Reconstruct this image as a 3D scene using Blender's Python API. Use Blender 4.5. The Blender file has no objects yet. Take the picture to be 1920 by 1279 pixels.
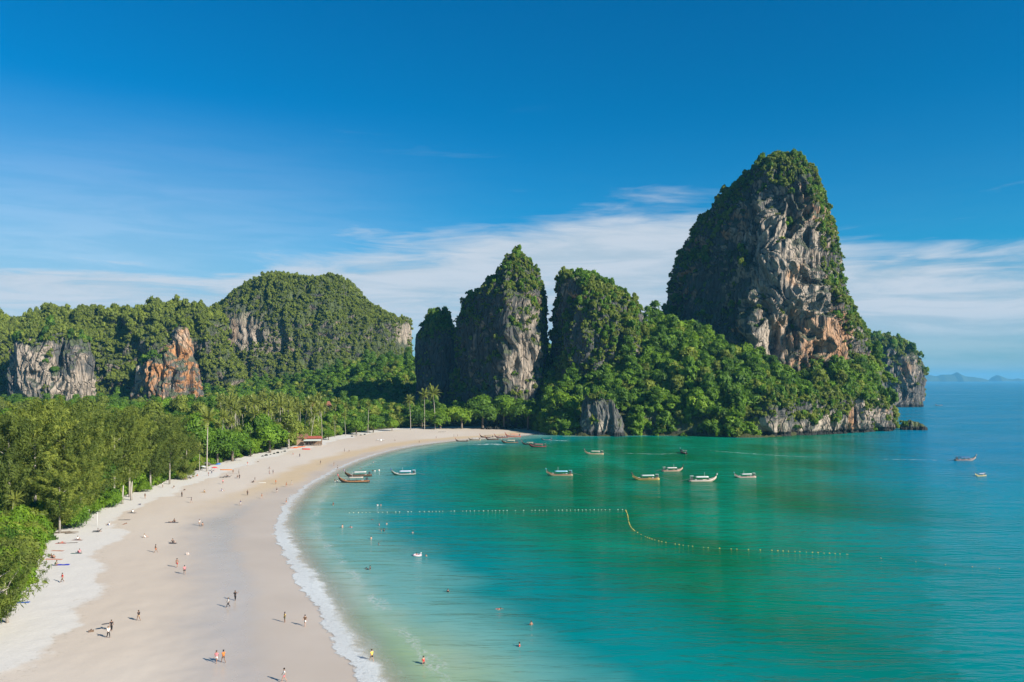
import bpy, math, random
import numpy as np
from mathutils import Vector, Matrix, Euler

scene = bpy.context.scene
col = scene.collection
rnd = random.Random(7)
rng = np.random.default_rng(11)

# ------------------------------------------------------------------ camera
F, CX, HY, H = 1478.0, 960.0, 712.0, 38.0          # focal length in photo pixels, horizon row, camera height
cd = bpy.data.cameras.new("camera")
cam = bpy.data.objects.new("camera", cd)
col.objects.link(cam)
cam.location = (0, 0, H)
cam.rotation_euler = (math.radians(90), 0, 0)
cd.sensor_width = 36.0
cd.lens = F / 1920 * 36.0
cd.shift_y = (HY - 639.5) / 1920
cd.clip_start = 0.5
cd.clip_end = 60000
scene.camera = cam

# ------------------------------------------------------------------ sun and sky
SUN_EL = math.radians(29)
SUN_AZ = math.atan2(0.83, -0.557)                   # from +Y towards +X
sun_vec = Vector((math.sin(SUN_AZ) * math.cos(SUN_EL), math.cos(SUN_AZ) * math.cos(SUN_EL), math.sin(SUN_EL)))
sd = bpy.data.lights.new("sun", 'SUN')
sd.energy = 5.0
sd.angle = math.radians(0.5)
sd.color = (1.0, 0.93, 0.82)
so = bpy.data.objects.new("sun", sd)
so.rotation_euler = (-sun_vec).to_track_quat('-Z', 'Y').to_euler()
col.objects.link(so)

world = bpy.data.worlds.new("World")
scene.world = world
world.use_nodes = True


def nd(nt, typ, **kw):
    n = nt.nodes.new(typ)
    for k, v in kw.items():
        setattr(n, k, v)
    return n


class NT:
    """small helper to write node graphs"""

    def __init__(self, nt):
        self.nt = nt

    def lk(self, a, b):
        self.nt.links.new(a, b)

    def val(self, sock, v):
        if hasattr(v, 'is_output'):
            self.nt.links.new(v, sock)
        else:
            sock.default_value = v

    def math(self, op, a, b=None, c=None, clamp=False):
        n = nd(self.nt, 'ShaderNodeMath', operation=op, use_clamp=clamp)
        self.val(n.inputs[0], a)
        if b is not None:
            self.val(n.inputs[1], b)
        if c is not None:
            self.val(n.inputs[2], c)
        return n.outputs[0]

    def maprange(self, v, a, b, c=0.0, d=1.0, smooth=True):
        n = nd(self.nt, 'ShaderNodeMapRange', interpolation_type='SMOOTHSTEP' if smooth else 'LINEAR')
        self.val(n.inputs[0], v)
        for i, x in enumerate((a, b, c, d)):
            self.val(n.inputs[i + 1], x)
        return n.outputs[0]

    def mix(self, fac, a, b, blend='MIX'):
        n = nd(self.nt, 'ShaderNodeMix', data_type='RGBA', blend_type=blend)
        self.val(n.inputs[0], fac)
        self.val(n.inputs[6], a if hasattr(a, 'is_output') else (*a, 1))
        self.val(n.inputs[7], b if hasattr(b, 'is_output') else (*b, 1))
        return n.outputs[2]

    def noise(self, vec, scale, detail=4.0, rough=0.55, dist=0.0):
        n = nd(self.nt, 'ShaderNodeTexNoise')
        self.val(n.inputs['Vector'], vec)
        self.val(n.inputs['Scale'], scale)
        n.inputs['Detail'].default_value = detail
        n.inputs['Roughness'].default_value = rough
        n.inputs['Distortion'].default_value = dist
        return n.outputs[0]

    def mapping(self, vec, scale=(1, 1, 1), loc=(0, 0, 0), rot=(0, 0, 0)):
        n = nd(self.nt, 'ShaderNodeMapping')
        self.val(n.inputs[0], vec)
        n.inputs[1].default_value = loc
        n.inputs[2].default_value = rot
        n.inputs[3].default_value = scale
        return n.outputs[0]

    def attr(self, name):
        n = nd(self.nt, 'ShaderNodeAttribute', attribute_name=name)
        return n.outputs['Fac']

    def ramp(self, fac, stops):
        n = nd(self.nt, 'ShaderNodeValToRGB')
        self.val(n.inputs[0], fac)
        e = n.color_ramp.elements
        while len(e) < len(stops):
            e.new(0.5)
        for el, (p, c) in zip(e, stops):
            el.position = p
            el.color = (*c, 1)
        return n.outputs[0]

    def bump(self, h, strength, dist, normal=None):
        n = nd(self.nt, 'ShaderNodeBump')
        self.val(n.inputs['Height'], h)
        self.val(n.inputs['Strength'], strength)
        self.val(n.inputs['Distance'], dist)
        if normal is not None:
            self.lk(normal, n.inputs['Normal'])
        return n.outputs[0]


def build_world():
    nt = world.node_tree
    nt.nodes.clear()
    w = NT(nt)
    out = nd(nt, 'ShaderNodeOutputWorld')
    bg = nd(nt, 'ShaderNodeBackground')
    sky = nd(nt, 'ShaderNodeTexSky', sky_type='NISHITA')
    sky.sun_disc = False
    sky.sun_elevation = SUN_EL
    sky.sun_rotation = SUN_AZ
    sky.air_density = 1.0
    sky.dust_density = 0.3
    sky.ozone_density = 4.0
    tc = nd(nt, 'ShaderNodeTexCoord')
    sep = nd(nt, 'ShaderNodeSeparateXYZ')
    w.lk(tc.outputs['Generated'], sep.inputs[0])
    el = sep.outputs[2]
    az = w.math('ARCTAN2', sep.outputs[0], sep.outputs[1])
    # clear air: the deep tropical blue of the photograph, from the physical sky with its colour pulled a little further
    hs = nd(nt, 'ShaderNodeHueSaturation')
    hs.inputs['Hue'].default_value = 0.488
    hs.inputs['Saturation'].default_value = 1.32
    hs.inputs['Value'].default_value = 1.0
    w.lk(sky.outputs[0], hs.inputs['Color'])
    lowt = w.mix(w.maprange(el, 0.0, 0.17), (0.26, 0.76, 1.08), (0.0, 1.04, 1.30))
    clear = w.mix(1.0, hs.outputs[0], lowt, 'MULTIPLY')
    # thin high cloud: bands lying around the whole horizon
    mp = w.mapping(tc.outputs['Generated'], (1.0, 1.0, 4.0), (3.2, 1.7, 0.4))
    n1 = w.noise(mp, 2.2, 5.0, 0.55, 0.4)
    mp2 = w.mapping(tc.outputs['Generated'], (1.3, 1.3, 11.0), (7.1, 0.3, 2.0), (0.05, 0.04, 0))
    n2 = w.noise(mp2, 5.0, 6.0, 0.6, 0.6)
    n = w.math('ADD', w.math('MULTIPLY', n1, 0.6), w.math('MULTIPLY', n2, 0.4))
    # the upper edge of the cloud bank wanders with the azimuth
    wav = w.math('SINE', w.math('MULTIPLY_ADD', az, 5.0, 0.75))
    wav2 = w.math('SINE', w.math('MULTIPLY_ADD', az, 11.0, -0.6))
    edge = w.math('ADD', 0.172, w.math('ADD', w.math('MULTIPLY', wav, 0.026), w.math('MULTIPLY', wav2, 0.010)))
    edge = w.math('ADD', edge, w.math('MULTIPLY', w.math('SUBTRACT', n1, 0.5), 0.13))
    edge = w.math('ADD', edge, w.math('MULTIPLY', w.math('SUBTRACT', n2, 0.5), 0.07))
    top = w.maprange(w.math('SUBTRACT', edge, el), -0.012, 0.040)
    holes = w.maprange(n, 0.30, 0.52)
    low = w.maprange(el, 0.02, 0.085, 0.45, 1.0)
    bank = w.math('MULTIPLY', w.math('MULTIPLY', top, low), w.math('MULTIPLY_ADD', holes, 0.32, 0.68))
    mp3 = w.mapping(tc.outputs['Generated'], (1.0, 1.0, 14.0), (1.1, 5.3, 0.8), (0.10, 0.02, 0))
    n3 = w.noise(mp3, 3.0, 6.0, 0.62, 0.8)
    wisps = w.math('MULTIPLY', w.maprange(n3, 0.56, 0.80), w.maprange(el, 0.36, 0.17, 0.0, 0.30))
    veil = w.math('MULTIPLY', w.maprange(el, 0.33, 0.10), w.maprange(az, 0.05, -0.50, 0.06, 0.60))
    mask = w.math('MAXIMUM', w.math('MULTIPLY', bank, 0.97), w.math('MAXIMUM', wisps, veil))
    cloud = w.mix(w.maprange(n2, 0.35, 0.65), (4.9, 6.2, 7.4), (6.4, 7.2, 8.2))
    c = w.mix(mask, clear, cloud)
    w.lk(c, bg.inputs[0])
    bg.inputs[1].default_value = 0.05
    w.lk(bg.outputs[0], out.inputs[0])


build_world()

scene.view_settings.view_transform = 'Standard'
scene.view_settings.look = 'None'
scene.view_settings.gamma = 1.0
scene.view_settings.use_curve_mapping = False
scene.view_settings.exposure = 0.9
scene.cycles.max_bounces = 8
scene.cycles.transparent_max_bounces = 12
scene.cycles.use_denoising = True


# ------------------------------------------------------------------ small tools
def W(px, py, d):
    """world point on the line of sight of a photo pixel at distance d"""
    return ((px - CX) * d / F, d, H - (py - HY) * d / F)


def props(o, label=None, cat=None, group=None, kind=None):
    if label:
        o['label'] = label
    if cat:
        o['category'] = cat
    if group:
        o['group'] = group
    if kind:
        o['kind'] = kind
    return o


def new_mesh(name, v, faces, mats=(), smooth=False, attrs=None, mat_idx=None):
    """faces: (n,k) array, or a list of index tuples"""
    me = bpy.data.meshes.new(name)
    v = np.asarray(v, np.float32)
    if isinstance(faces, np.ndarray):
        n, k = faces.shape
        me.vertices.add(len(v))
        me.vertices.foreach_set('co', v.ravel())
        me.loops.add(n * k)
        me.loops.foreach_set('vertex_index', faces.astype(np.int32).ravel())
        me.polygons.add(n)
        me.polygons.foreach_set('loop_start', np.arange(0, n * k, k, dtype=np.int32))
        me.update(calc_edges=True)
    else:
        me.from_pydata([tuple(map(float, p)) for p in v], [], faces)
        me.update()
    for m in mats:
        me.materials.append(m)
    if smooth:
        me.polygons.foreach_set('use_smooth', np.ones(len(me.polygons), bool))
    if mat_idx is not None:
        me.polygons.foreach_set('material_index', np.asarray(mat_idx, np.int32))
    for k, (dom, a) in (attrs or {}).items():
        at = me.attributes.new(k, 'FLOAT', dom)
        at.data.foreach_set('value', np.asarray(a, np.float32).ravel())
    return me


def obj(name, me, parent=None, loc=None, rot=None):
    o = bpy.data.objects.new(name, me)
    col.objects.link(o)
    if parent is not None:
        o.parent = parent
    if loc is not None:
        o.location = loc
    if rot is not None:
        o.rotation_euler = rot
    return o


def empty(name, loc, rz=0.0, s=1.0):
    o = bpy.data.objects.new(name, None)
    o.empty_display_size = 0.2
    col.objects.link(o)
    o.location = loc
    o.rotation_euler = (0, 0, rz)
    o.scale = (s, s, s)
    return o


# vectorised gradient noise -------------------------------------------------
_perm = np.random.default_rng(3).permutation(256)
_perm = np.concatenate([_perm, _perm, _perm])
_grad = np.random.default_rng(4).normal(size=(256, 3))
_grad /= np.linalg.norm(_grad, axis=1)[:, None]


def pnoise(p):
    p = np.asarray(p, float)
    i = np.floor(p).astype(int)
    f = p - i
    i &= 255
    u = f * f * f * (f * (f * 6 - 15) + 10)
    r = 0
    for dx in (0, 1):
        wx = u[:, 0] if dx else 1 - u[:, 0]
        for dy in (0, 1):
            wy = u[:, 1] if dy else 1 - u[:, 1]
            for dz in (0, 1):
                wz = u[:, 2] if dz else 1 - u[:, 2]
                g = _grad[_perm[_perm[_perm[i[:, 0] + dx] + i[:, 1] + dy] + i[:, 2] + dz]]
                r = r + wx * wy * wz * (g[:, 0] * (f[:, 0] - dx) + g[:, 1] * (f[:, 1] - dy) + g[:, 2] * (f[:, 2] - dz))
    return r * 1.6


def fbm(p, sc, oct=4, gain=0.5, seed=0.0):
    p = np.asarray(p, float) * np.asarray(sc, float) + seed * 17.31
    a, r = 1.0, 0
    for _ in range(oct):
        r = r + a * pnoise(p)
        p = p * 2.03 + 5.17
        a *= gain
    return r


def sstep(a, b, x):
    t = np.clip((np.asarray(x, float) - a) / (b - a), 0, 1)
    return t * t * (3 - 2 * t)


def chaikin(p, n=2):
    p = np.asarray(p, float)
    for _ in range(n):
        q = 0.75 * p[:-1] + 0.25 * p[1:]
        r = 0.25 * p[:-1] + 0.75 * p[1:]
        m = np.empty((len(q) * 2, p.shape[1]))
        m[0::2], m[1::2] = q, r
        p = np.vstack([p[:1], m, p[-1:]])
    return p


def inside(poly, x, y):
    r = np.zeros(x.shape, bool)
    n = len(poly)
    for i in range(n):
        x1, y1 = poly[i]
        x2, y2 = poly[(i + 1) % n]
        if y1 == y2:
            continue
        c = ((y1 > y) != (y2 > y)) & (x < (x2 - x1) * (y - y1) / (y2 - y1) + x1)
        r ^= c
    return r


def polydist(line, x, y):
    best = np.full(x.shape, 1e9)
    for i in range(len(line) - 1):
        ax, ay = line[i]
        bx, by = line[i + 1]
        dx, dy = bx - ax, by - ay
        L = dx * dx + dy * dy
        if L < 1e-9:
            continue
        t = np.clip(((x - ax) * dx + (y - ay) * dy) / L, 0, 1)
        best = np.minimum(best, (x - ax - t * dx) ** 2 + (y - ay - t * dy) ** 2)
    return np.sqrt(best)


def g0(px, py):
    d = H * F / (py - HY)
    return ((px - CX) * d / F, d)


# ------------------------------------------------------------------ shore and tree line (world, metres)
COAST = [(1012, 811), (1032, 815), (1060, 816), (1090, 818), (1165, 819), (1180, 816), (1240, 817), (1300, 818), (1360, 820),
         (1400, 821), (1450, 820), (1500, 816), (1540, 812), (1600, 810), (1640, 809), (1672, 807)]
SHORE = [(1000, 1800), (860, 1560), (780, 1420), (724, 1330), (692, 1279), (664, 1232), (628, 1180), (592, 1120), (556, 1062), (532, 1020), (524, 988),
         (534, 955), (562, 922), (600, 897), (650, 871), (700, 853), (760, 838), (830, 828), (900, 823), (960, 819), (990, 815)] + COAST
TREES = [(-900, 1800), (-500, 1500), (-190, 1300), (-70, 1240), (0, 1172), (48, 1108), (82, 1050), (98, 1012), (130, 990), (168, 966), (230, 940), (292, 916),
         (370, 889), (402, 877), (440, 866), (482, 856), (545, 842), (566, 838), (606, 827), (650, 818), (700, 811), (760, 806), (860, 803.5),
         (960, 803), (990, 805), (1004, 808)] + COAST
SH = chaikin([g0(*p) for p in SHORE], 2)
TL = chaikin([g0(*p) for p in TREES], 2)
BACK = [(318, 640), (335, 760), (400, 900), (430, 1500), (-2500, 1700), (-2500, 20)]
SH_POLY = [tuple(p) for p in SH] + BACK
TL_POLY = [tuple(p) for p in TL] + BACK
SH_LINE = np.vstack([SH, np.array(BACK[:4])])
TL_LINE = np.vstack([TL, np.array(BACK[:4])])


def shore_d(x, y):
    d = polydist(SH_LINE, x, y)
    return np.where(inside(SH_POLY, x, y), d, -d)


def tree_d(x, y):
    d = polydist(TL_LINE, x, y)
    return np.where(inside(TL_POLY, x, y), d, -d)


def beach_z(s):
    s = np.asarray(s, float)
    return np.where(s > 0, 2.6 * (1 - np.exp(-np.clip(s, 0, 1e4) / 90.0)), s * 0.045)


def on_beach(px, py):
    z = 0.0
    for _ in range(6):
        d = (H - z) * F / (py - HY)
        x = (px - CX) * d / F
        z = float(beach_z(shore_d(np.array([x]), np.array([d])))[0])
    return (x, d, z)


# terrain heights: thin plate spline through (photo column, distance, height)
_ctl = [(1000, 590, 4), (1060, 545, 8), (1120, 548, 7), (1200, 540, 12), (1300, 540, 15), (1400, 533, 17), (1500, 548, 19), (1600, 560, 21), (1670, 600, 15),
        (1050, 575, 20), (1120, 575, 27), (1200, 570, 34), (1300, 560, 31), (1400, 560, 26), (1500, 566, 26), (1600, 585, 27), (1660, 620, 27),
        (1080, 610, 44), (1150, 610, 60), (1220, 630, 75), (1290, 605, 60), (1370, 590, 49), (1450, 588, 33), (1530, 590, 30), (1600, 620, 47),
        (1640, 650, 56), (1675, 690, 40), (1220, 700, 66), (1035, 690, 48), (1035, 730, 52), (1400, 700, 56), (1600, 700, 52), (1300, 800, 40), (1500, 800, 40), (960, 600, 5), (900, 600, 4),
        (850, 640, 5), (750, 650, 5), (700, 500, 3), (500, 400, 3), (300, 300, 3), (100, 250, 3), (0, 300, 3), (300, 600, 4), (500, 600, 4), (0, 600, 4),
        (300, 750, 6), (560, 760, 8), (700, 820, 46), (640, 850, 44), (760, 800, 42), (600, 900, 30), (450, 880, 25), (810, 740, 26), (960, 680, 14), (0, 800, 8),
        (-300, 500, 4), (-300, 250, 3), (-300, 150, 3), (0, 120, 2.5), (500, 1100, 40), (900, 1000, 40), (0, 1100, 30), (1000, 640, 18), (1100, 900, 40)]


def _tps_fit():
    P = np.array([((c[0] - CX) * c[1] / F, c[1]) for c in _ctl])
    z = np.array([c[2] for c in _ctl], float)
    n = len(P)
    r2 = ((P[:, None] - P[None]) ** 2).sum(2)
    K = np.where(r2 > 0, r2 * np.log(np.maximum(r2, 1e-9)) * 0.5, 0) + np.eye(n) * 30.0
    A = np.zeros((n + 3, n + 3))
    A[:n, :n] = K
    A[:n, n] = 1
    A[:n, n + 1:] = P
    A[n:, :n] = A[:n, n:].T
    s = np.linalg.solve(A, np.concatenate([z, np.zeros(3)]))
    return P, s


_TP, _TS = _tps_fit()


def tps(x, y):
    r = np.zeros(x.shape) + _TS[-3] + _TS[-2] * x + _TS[-1] * y
    for (px, py), c in zip(_TP, _TS):
        r2 = (x - px) ** 2 + (y - py) ** 2
        r = r + c * r2 * np.log(np.maximum(r2, 1e-9)) * 0.5
    return r


def land_z(x, y, s=None, t=None):
    x = np.asarray(x, float)
    y = np.asarray(y, float)
    if s is None:
        s = shore_d(x, y)
    if t is None:
        t = tree_d(x, y)
    base = beach_z(s)
    h = np.clip(tps(x, y), 1.5, 200)
    px = CX + F * x / np.maximum(y, 1.0)
    ramp = np.where((px > 1350) & (y > 400), sstep(6, 16, t), sstep(0, 7, t))
    return base * (1 - ramp) + np.maximum(h, base) * ramp - 0.15 * (1 - sstep(2, 8, t))

# ------------------------------------------------------------------ materials
def mat(name):
    m = bpy.data.materials.new(name)
    m.use_nodes = True
    nt = m.node_tree
    nt.nodes.clear()
    out = nd(nt, 'ShaderNodeOutputMaterial')
    return m, NT(nt), out


def pbr(w, color, rough=0.8, spec=0.3, normal=None):
    n = nd(w.nt, 'ShaderNodeBsdfPrincipled')
    w.val(n.inputs['Base Color'], color if hasattr(color, 'is_output') else (*color, 1))
    w.val(n.inputs['Roughness'], rough)
    n.inputs['Specular IOR Level'].default_value = spec
    if normal is not None:
        w.lk(normal, n.inputs['Normal'])
    return n.outputs[0]


def pos(w):
    return nd(w.nt, 'ShaderNodeNewGeometry').outputs['Position']


_simple = {}


def paint(color, rough=0.6, spec=0.3, vary=0.12, scale=6.0):
    """a painted, cloth or skin surface with slight unevenness"""
    key = (color, rough, spec)
    if key in _simple:
        return _simple[key]
    m, w, out = mat("paint")
    tc = nd(w.nt, 'ShaderNodeTexCoord').outputs['Object']
    n = w.noise(tc, scale, 3.0)
    dark = tuple(c * (1 - vary * 2) for c in color)
    lite = tuple(min(1, c * (1 + vary)) for c in color)
    c = w.mix(n, dark, lite)
    w.lk(pbr(w, c, rough, spec), out.inputs[0])
    _simple[key] = m
    return m


def sand_material():
    m, w, out = mat("sand")
    P = pos(w)
    s = w.attr('s')
    t = w.attr('t')
    nb = w.noise(P, 0.045, 4.0, 0.55)
    nm = w.noise(P, 0.22, 4.0, 0.6)
    nf = w.noise(P, 2.2, 5.0, 0.65)
    patches = w.noise(w.mapping(P, (1, 0.6, 1)), 0.016, 3.0, 0.5)
    dry = w.mix(nf, (0.50, 0.465, 0.42), (0.55, 0.52, 0.475))
    damp = w.mix(w.maprange(patches, 0.35, 0.65), (0.46, 0.385, 0.31), (0.50, 0.435, 0.365))
    damp = w.mix(w.math('MULTIPLY', w.maprange(nf, 0.35, 0.75), 0.18), damp, (0.40, 0.34, 0.28))
    tan = w.mix(nm, (0.40, 0.29, 0.16), (0.47, 0.36, 0.23))
    wet = w.mix(w.maprange(nb, 0.3, 0.7), (0.40, 0.335, 0.275), (0.455, 0.385, 0.32))
    # dry upper beach: scalloped edge left by the last high tide
    wob = w.math('ADD', w.math('MULTIPLY', w.math('SUBTRACT', nb, 0.5), 22.0), w.math('MULTIPLY', w.math('SUBTRACT', nm, 0.5), 6.0))
    tt = w.math('ADD', t, wob)
    isdry = w.maprange(tt, -12.5, -10.5)
    c = w.mix(isdry, damp, dry)
    # wrack line of weed and twigs where the last tide stopped, and trodden sand
    wr = w.math('MULTIPLY', w.maprange(w.noise(P, 1.3, 4.0, 0.7), 0.56, 0.66), w.math('MULTIPLY', w.maprange(tt, -15.0, -12.5), w.maprange(tt, -9.0, -11.0)))
    c = w.mix(w.math('MULTIPLY', wr, 0.35), c, (0.20, 0.16, 0.11))
    tread = w.math('MULTIPLY', w.maprange(w.noise(P, 3.4, 3.0, 0.6), 0.55, 0.70), w.maprange(w.noise(P, 0.06, 3.0), 0.40, 0.62))
    c = w.mix(w.math('MULTIPLY', tread, 0.14), c, (0.30, 0.26, 0.21))
    # bands counted from the water's edge
    ss = w.math('ADD', s, w.math('MULTIPLY', w.math('SUBTRACT', nb, 0.5), 16.0))
    sepx = nd(w.nt, 'ShaderNodeSeparateXYZ')
    w.lk(P, sepx.inputs[0])
    y = sepx.outputs[1]
    far = w.maprange(y, 190.0, 300.0)
    tanband = w.math('MULTIPLY', w.maprange(ss, w.math('MULTIPLY_ADD', far, -14.0, 36.0), w.math('MULTIPLY_ADD', far, -9.0, 24.0)), w.math('MULTIPLY', far, 0.85))
    c = w.mix(tanband, c, tan)
    wetness = w.maprange(ss, w.math('MULTIPLY_ADD', far, -19.0, 30.0), w.math('MULTIPLY_ADD', far, -8.0, 11.0))
    c = w.mix(w.math('MULTIPLY', wetness, 0.9), c, wet)
    # a film of water still stands in the shallow trough above the swash
    film = w.math('MULTIPLY', w.math('MULTIPLY', w.maprange(ss, 7.0, 13.0), w.maprange(ss, 28.0, 19.0)), w.maprange(y, 285.0, 215.0))
    rough = w.math('SUBTRACT', w.math('MULTIPLY_ADD', wetness, -0.40, 0.95), w.math('MULTIPLY', film, 0.32))
    rough = w.math('ADD', rough, w.math('MULTIPLY', w.math('SUBTRACT', nm, 0.5), 0.15))
    # footprints and small drifts on the dry part
    h = w.math('ADD', w.math('MULTIPLY', nf, 0.6), w.noise(P, 0.9, 3.0))
    bstr = w.math('MULTIPLY', w.math('MULTIPLY_ADD', wetness, -1.0, 1.0), w.math('MULTIPLY_ADD', isdry, 0.12, 0.06))
    nrm = w.bump(h, bstr, 0.35)
    w.lk(pbr(w, c, rough, 0.42, nrm), out.inputs[0])
    return m


def water_material():
    m, w, out = mat("sea_water")
    P = pos(w)
    s = w.attr('shal')           # metres from the sand's edge
    sep = nd(w.nt, 'ShaderNodeSeparateXYZ')
    w.lk(P, sep.inputs[0])
    X, Y = sep.outputs[0], sep.outputs[1]
    nb = w.noise(w.mapping(P, (1, 0.7, 1)), 0.022, 4.0, 0.55, 0.5)
    nm = w.noise(w.mapping(P, (0.35, 1, 1)), 0.11, 4.0, 0.6)
    so_ = w.math('ADD', s, w.math('MULTIPLY', w.math('SUBTRACT', nb, 0.5), 26.0))
    so_ = w.math('ADD', so_, w.math('MULTIPLY', w.math('SUBTRACT', nm, 0.5), 8.0))
    pale = w.mix(nm, (0.29, 0.375, 0.295), (0.33, 0.405, 0.33))
    near = w.maprange(Y, 150.0, 105.0)
    pale = w.mix(w.math('MULTIPLY', near, w.maprange(nb, 0.38, 0.60)), pale, (0.23, 0.33, 0.185))
    turq = w.mix(nm, (0.10, 0.285, 0.255), (0.15, 0.335, 0.295))
    aqua = w.mix(nm, (0.0, 0.165, 0.170), (0.0, 0.210, 0.210))
    deep = w.mix(w.maprange(nb, 0.35, 0.65), (0.0, 0.118, 0.042), (0.0, 0.190, 0.108))
    # beyond the sheltered bay the water is bluer
    openw = w.maprange(w.math('ADD', w.math('SUBTRACT', X, w.math('MULTIPLY', Y, 0.43)), w.math('MULTIPLY', nb, 40.0)), -10.0, 70.0)
    deep = w.mix(openw, deep, w.mix(w.maprange(Y, 150.0, 420.0), (0.0, 0.200, 0.245), (0.0, 0.165, 0.290)))
    c = w.mix(w.maprange(so_, w.math('MULTIPLY_ADD', near, 6.0, 3.0), w.math('MULTIPLY_ADD', near, 9.0, 15.0)), pale, turq)
    c = w.mix(w.maprange(so_, 18.0, 33.0), c, aqua)
    c = w.mix(w.maprange(so_, 32.0, 70.0), c, deep)
    bed = w.maprange(w.noise(w.mapping(P, (0.8, 1.0, 1)), 0.035, 5.0, 0.62, 0.8), 0.42, 0.62)
    c = w.mix(w.math('MULTIPLY', bed, w.maprange(so_, 4.0, 30.0, 0.06, 0.16)), c, (0.004, 0.095, 0.078))
    # ripples: crests lie across the view, longer further out
    r1 = w.noise(w.mapping(P, (0.30, 1.25, 1), rot=(0, 0, 0.10)), 0.55, 4.0, 0.55, 0.3)
    r2 = w.noise(w.mapping(P, (0.3, 1.0, 1), rot=(0, 0, -0.16)), 0.20, 3.0, 0.5, 0.4)
    r3 = w.noise(w.mapping(P, (0.25, 1.0, 1), rot=(0, 0, 0.05)), 0.055, 2.0, 0.5)
    gust = w.maprange(w.noise(w.mapping(P, (0.5, 1.0, 1)), 0.012, 3.0, 0.6, 1.0), 0.35, 0.65, 0.55, 1.25)
    amp = w.math('MULTIPLY', gust, w.maprange(so_, 0.0, 55.0, 0.3, 1.0))
    amp = w.math('MULTIPLY', amp, w.math('MULTIPLY_ADD', openw, 0.7, 1.0))
    b3 = w.bump(r3, amp, 1.5)
    b2 = w.bump(r2, amp, 1.6, b3)
    b1 = w.bump(r1, amp, 0.55, b2)
    body = nd(w.nt, 'ShaderNodeBsdfDiffuse')
    w.lk(c, body.inputs[0])
    gl = nd(w.nt, 'ShaderNodeBsdfGlossy')
    gl.inputs['Roughness'].default_value = 0.12
    w.lk(b1, gl.inputs['Normal'])
    fr = nd(w.nt, 'ShaderNodeFresnel')
    fr.inputs[0].default_value = 1.33
    w.lk(b1, fr.inputs['Normal'])
    mx = nd(w.nt, 'ShaderNodeMixShader')
    w.lk(w.math('MINIMUM', w.math('MULTIPLY', fr.outputs[0], 0.80), 0.52), mx.inputs[0])
    w.lk(body.outputs[0], mx.inputs[1])
    w.lk(gl.outputs[0], mx.inputs[2])
    # clear at the very edge, where the sand shows through
    tr = nd(w.nt, 'ShaderNodeBsdfTransparent')
    mx2 = nd(w.nt, 'ShaderNodeMixShader')
    w.lk(w.maprange(w.math('ADD', s, w.math('MULTIPLY', nm, 2.0)), 0.5, 9.0, 0.12, 1.0), mx2.inputs[0])
    w.lk(tr.outputs[0], mx2.inputs[1])
    w.lk(mx.outputs[0], mx2.inputs[2])
    w.lk(mx2.outputs[0], out.inputs[0])
    return m


def foam_material():
    m, w, out = mat("foam")
    u, v = w.attr('u'), w.attr('v')
    cmb = nd(w.nt, 'ShaderNodeCombineXYZ')
    w.lk(u, cmb.inputs[0])
    w.lk(v, cmb.inputs[1])
    n0 = w.noise(cmb.outputs[0], 0.10, 3.0, 0.6)
    n1 = w.noise(cmb.outputs[0], 0.45, 4.0, 0.6, 0.6)
    n2 = w.noise(cmb.outputs[0], 1.7, 4.0, 0.65, 0.8)
    thick = w.attr('thick')
    # leading edge (v towards the sand) is dense and lobed, the trailing side breaks into lace
    lead = w.math('ADD', v, w.math('ADD', w.math('MULTIPLY', w.math('SUBTRACT', n0, 0.5), 5.0), w.math('MULTIPLY', w.math('SUBTRACT', n1, 0.5), 3.0)))
    front = w.maprange(lead, 1.6, 1.0)
    wid = w.math('MULTIPLY', thick, w.math('MULTIPLY_ADD', n0, 4.2, 0.9))
    body = w.maprange(w.math('ADD', lead, wid), -1.5, 0.6)
    lace = w.math('MULTIPLY', w.maprange(n2, 0.50, 0.62), w.maprange(w.math('ADD', lead, w.math('MULTIPLY', wid, 1.9)), -3.5, 2.0, 0.0, 0.42))
    a = w.math('MULTIPLY', front, w.math('MAXIMUM', w.math('MULTIPLY', body, w.maprange(n2, 0.25, 0.5, 0.72, 1.0)), lace))
    v2 = w.math('ADD', v, w.math('ADD', w.math('MULTIPLY', w.math('SUBTRACT', n0, 0.5), 7.0), w.math('MULTIPLY', w.math('SUBTRACT', n1, 0.5), 2.5)))
    second = w.math('MULTIPLY', w.math('MULTIPLY', w.maprange(v2, -10.5, -9.0), w.maprange(v2, -7.0, -8.4)), w.maprange(n2, 0.44, 0.60, 0.0, 0.55))
    a = w.math('MAXIMUM', a, w.math('MULTIPLY', second, w.maprange(n0, 0.40, 0.58)))
    a = w.math('MULTIPLY', a, w.math('MULTIPLY_ADD', thick, 0.45, 0.52), clamp=True)
    c = w.mix(n2, (0.56, 0.59, 0.59), (0.70, 0.72, 0.71))
    b = pbr(w, c, 0.7, 0.3, w.bump(n2, 0.5, 0.25))
    tr = nd(w.nt, 'ShaderNodeBsdfTransparent')
    mx = nd(w.nt, 'ShaderNodeMixShader')
    w.lk(a, mx.inputs[0])
    w.lk(tr.outputs[0], mx.inputs[1])
    w.lk(b, mx.inputs[2])
    w.lk(mx.outputs[0], out.inputs[0])
    return m


def nd_z(w, P):
    q = nd(w.nt, 'ShaderNodeSeparateXYZ')
    w.lk(P, q.inputs[0])
    return q.outputs[2]


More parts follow.
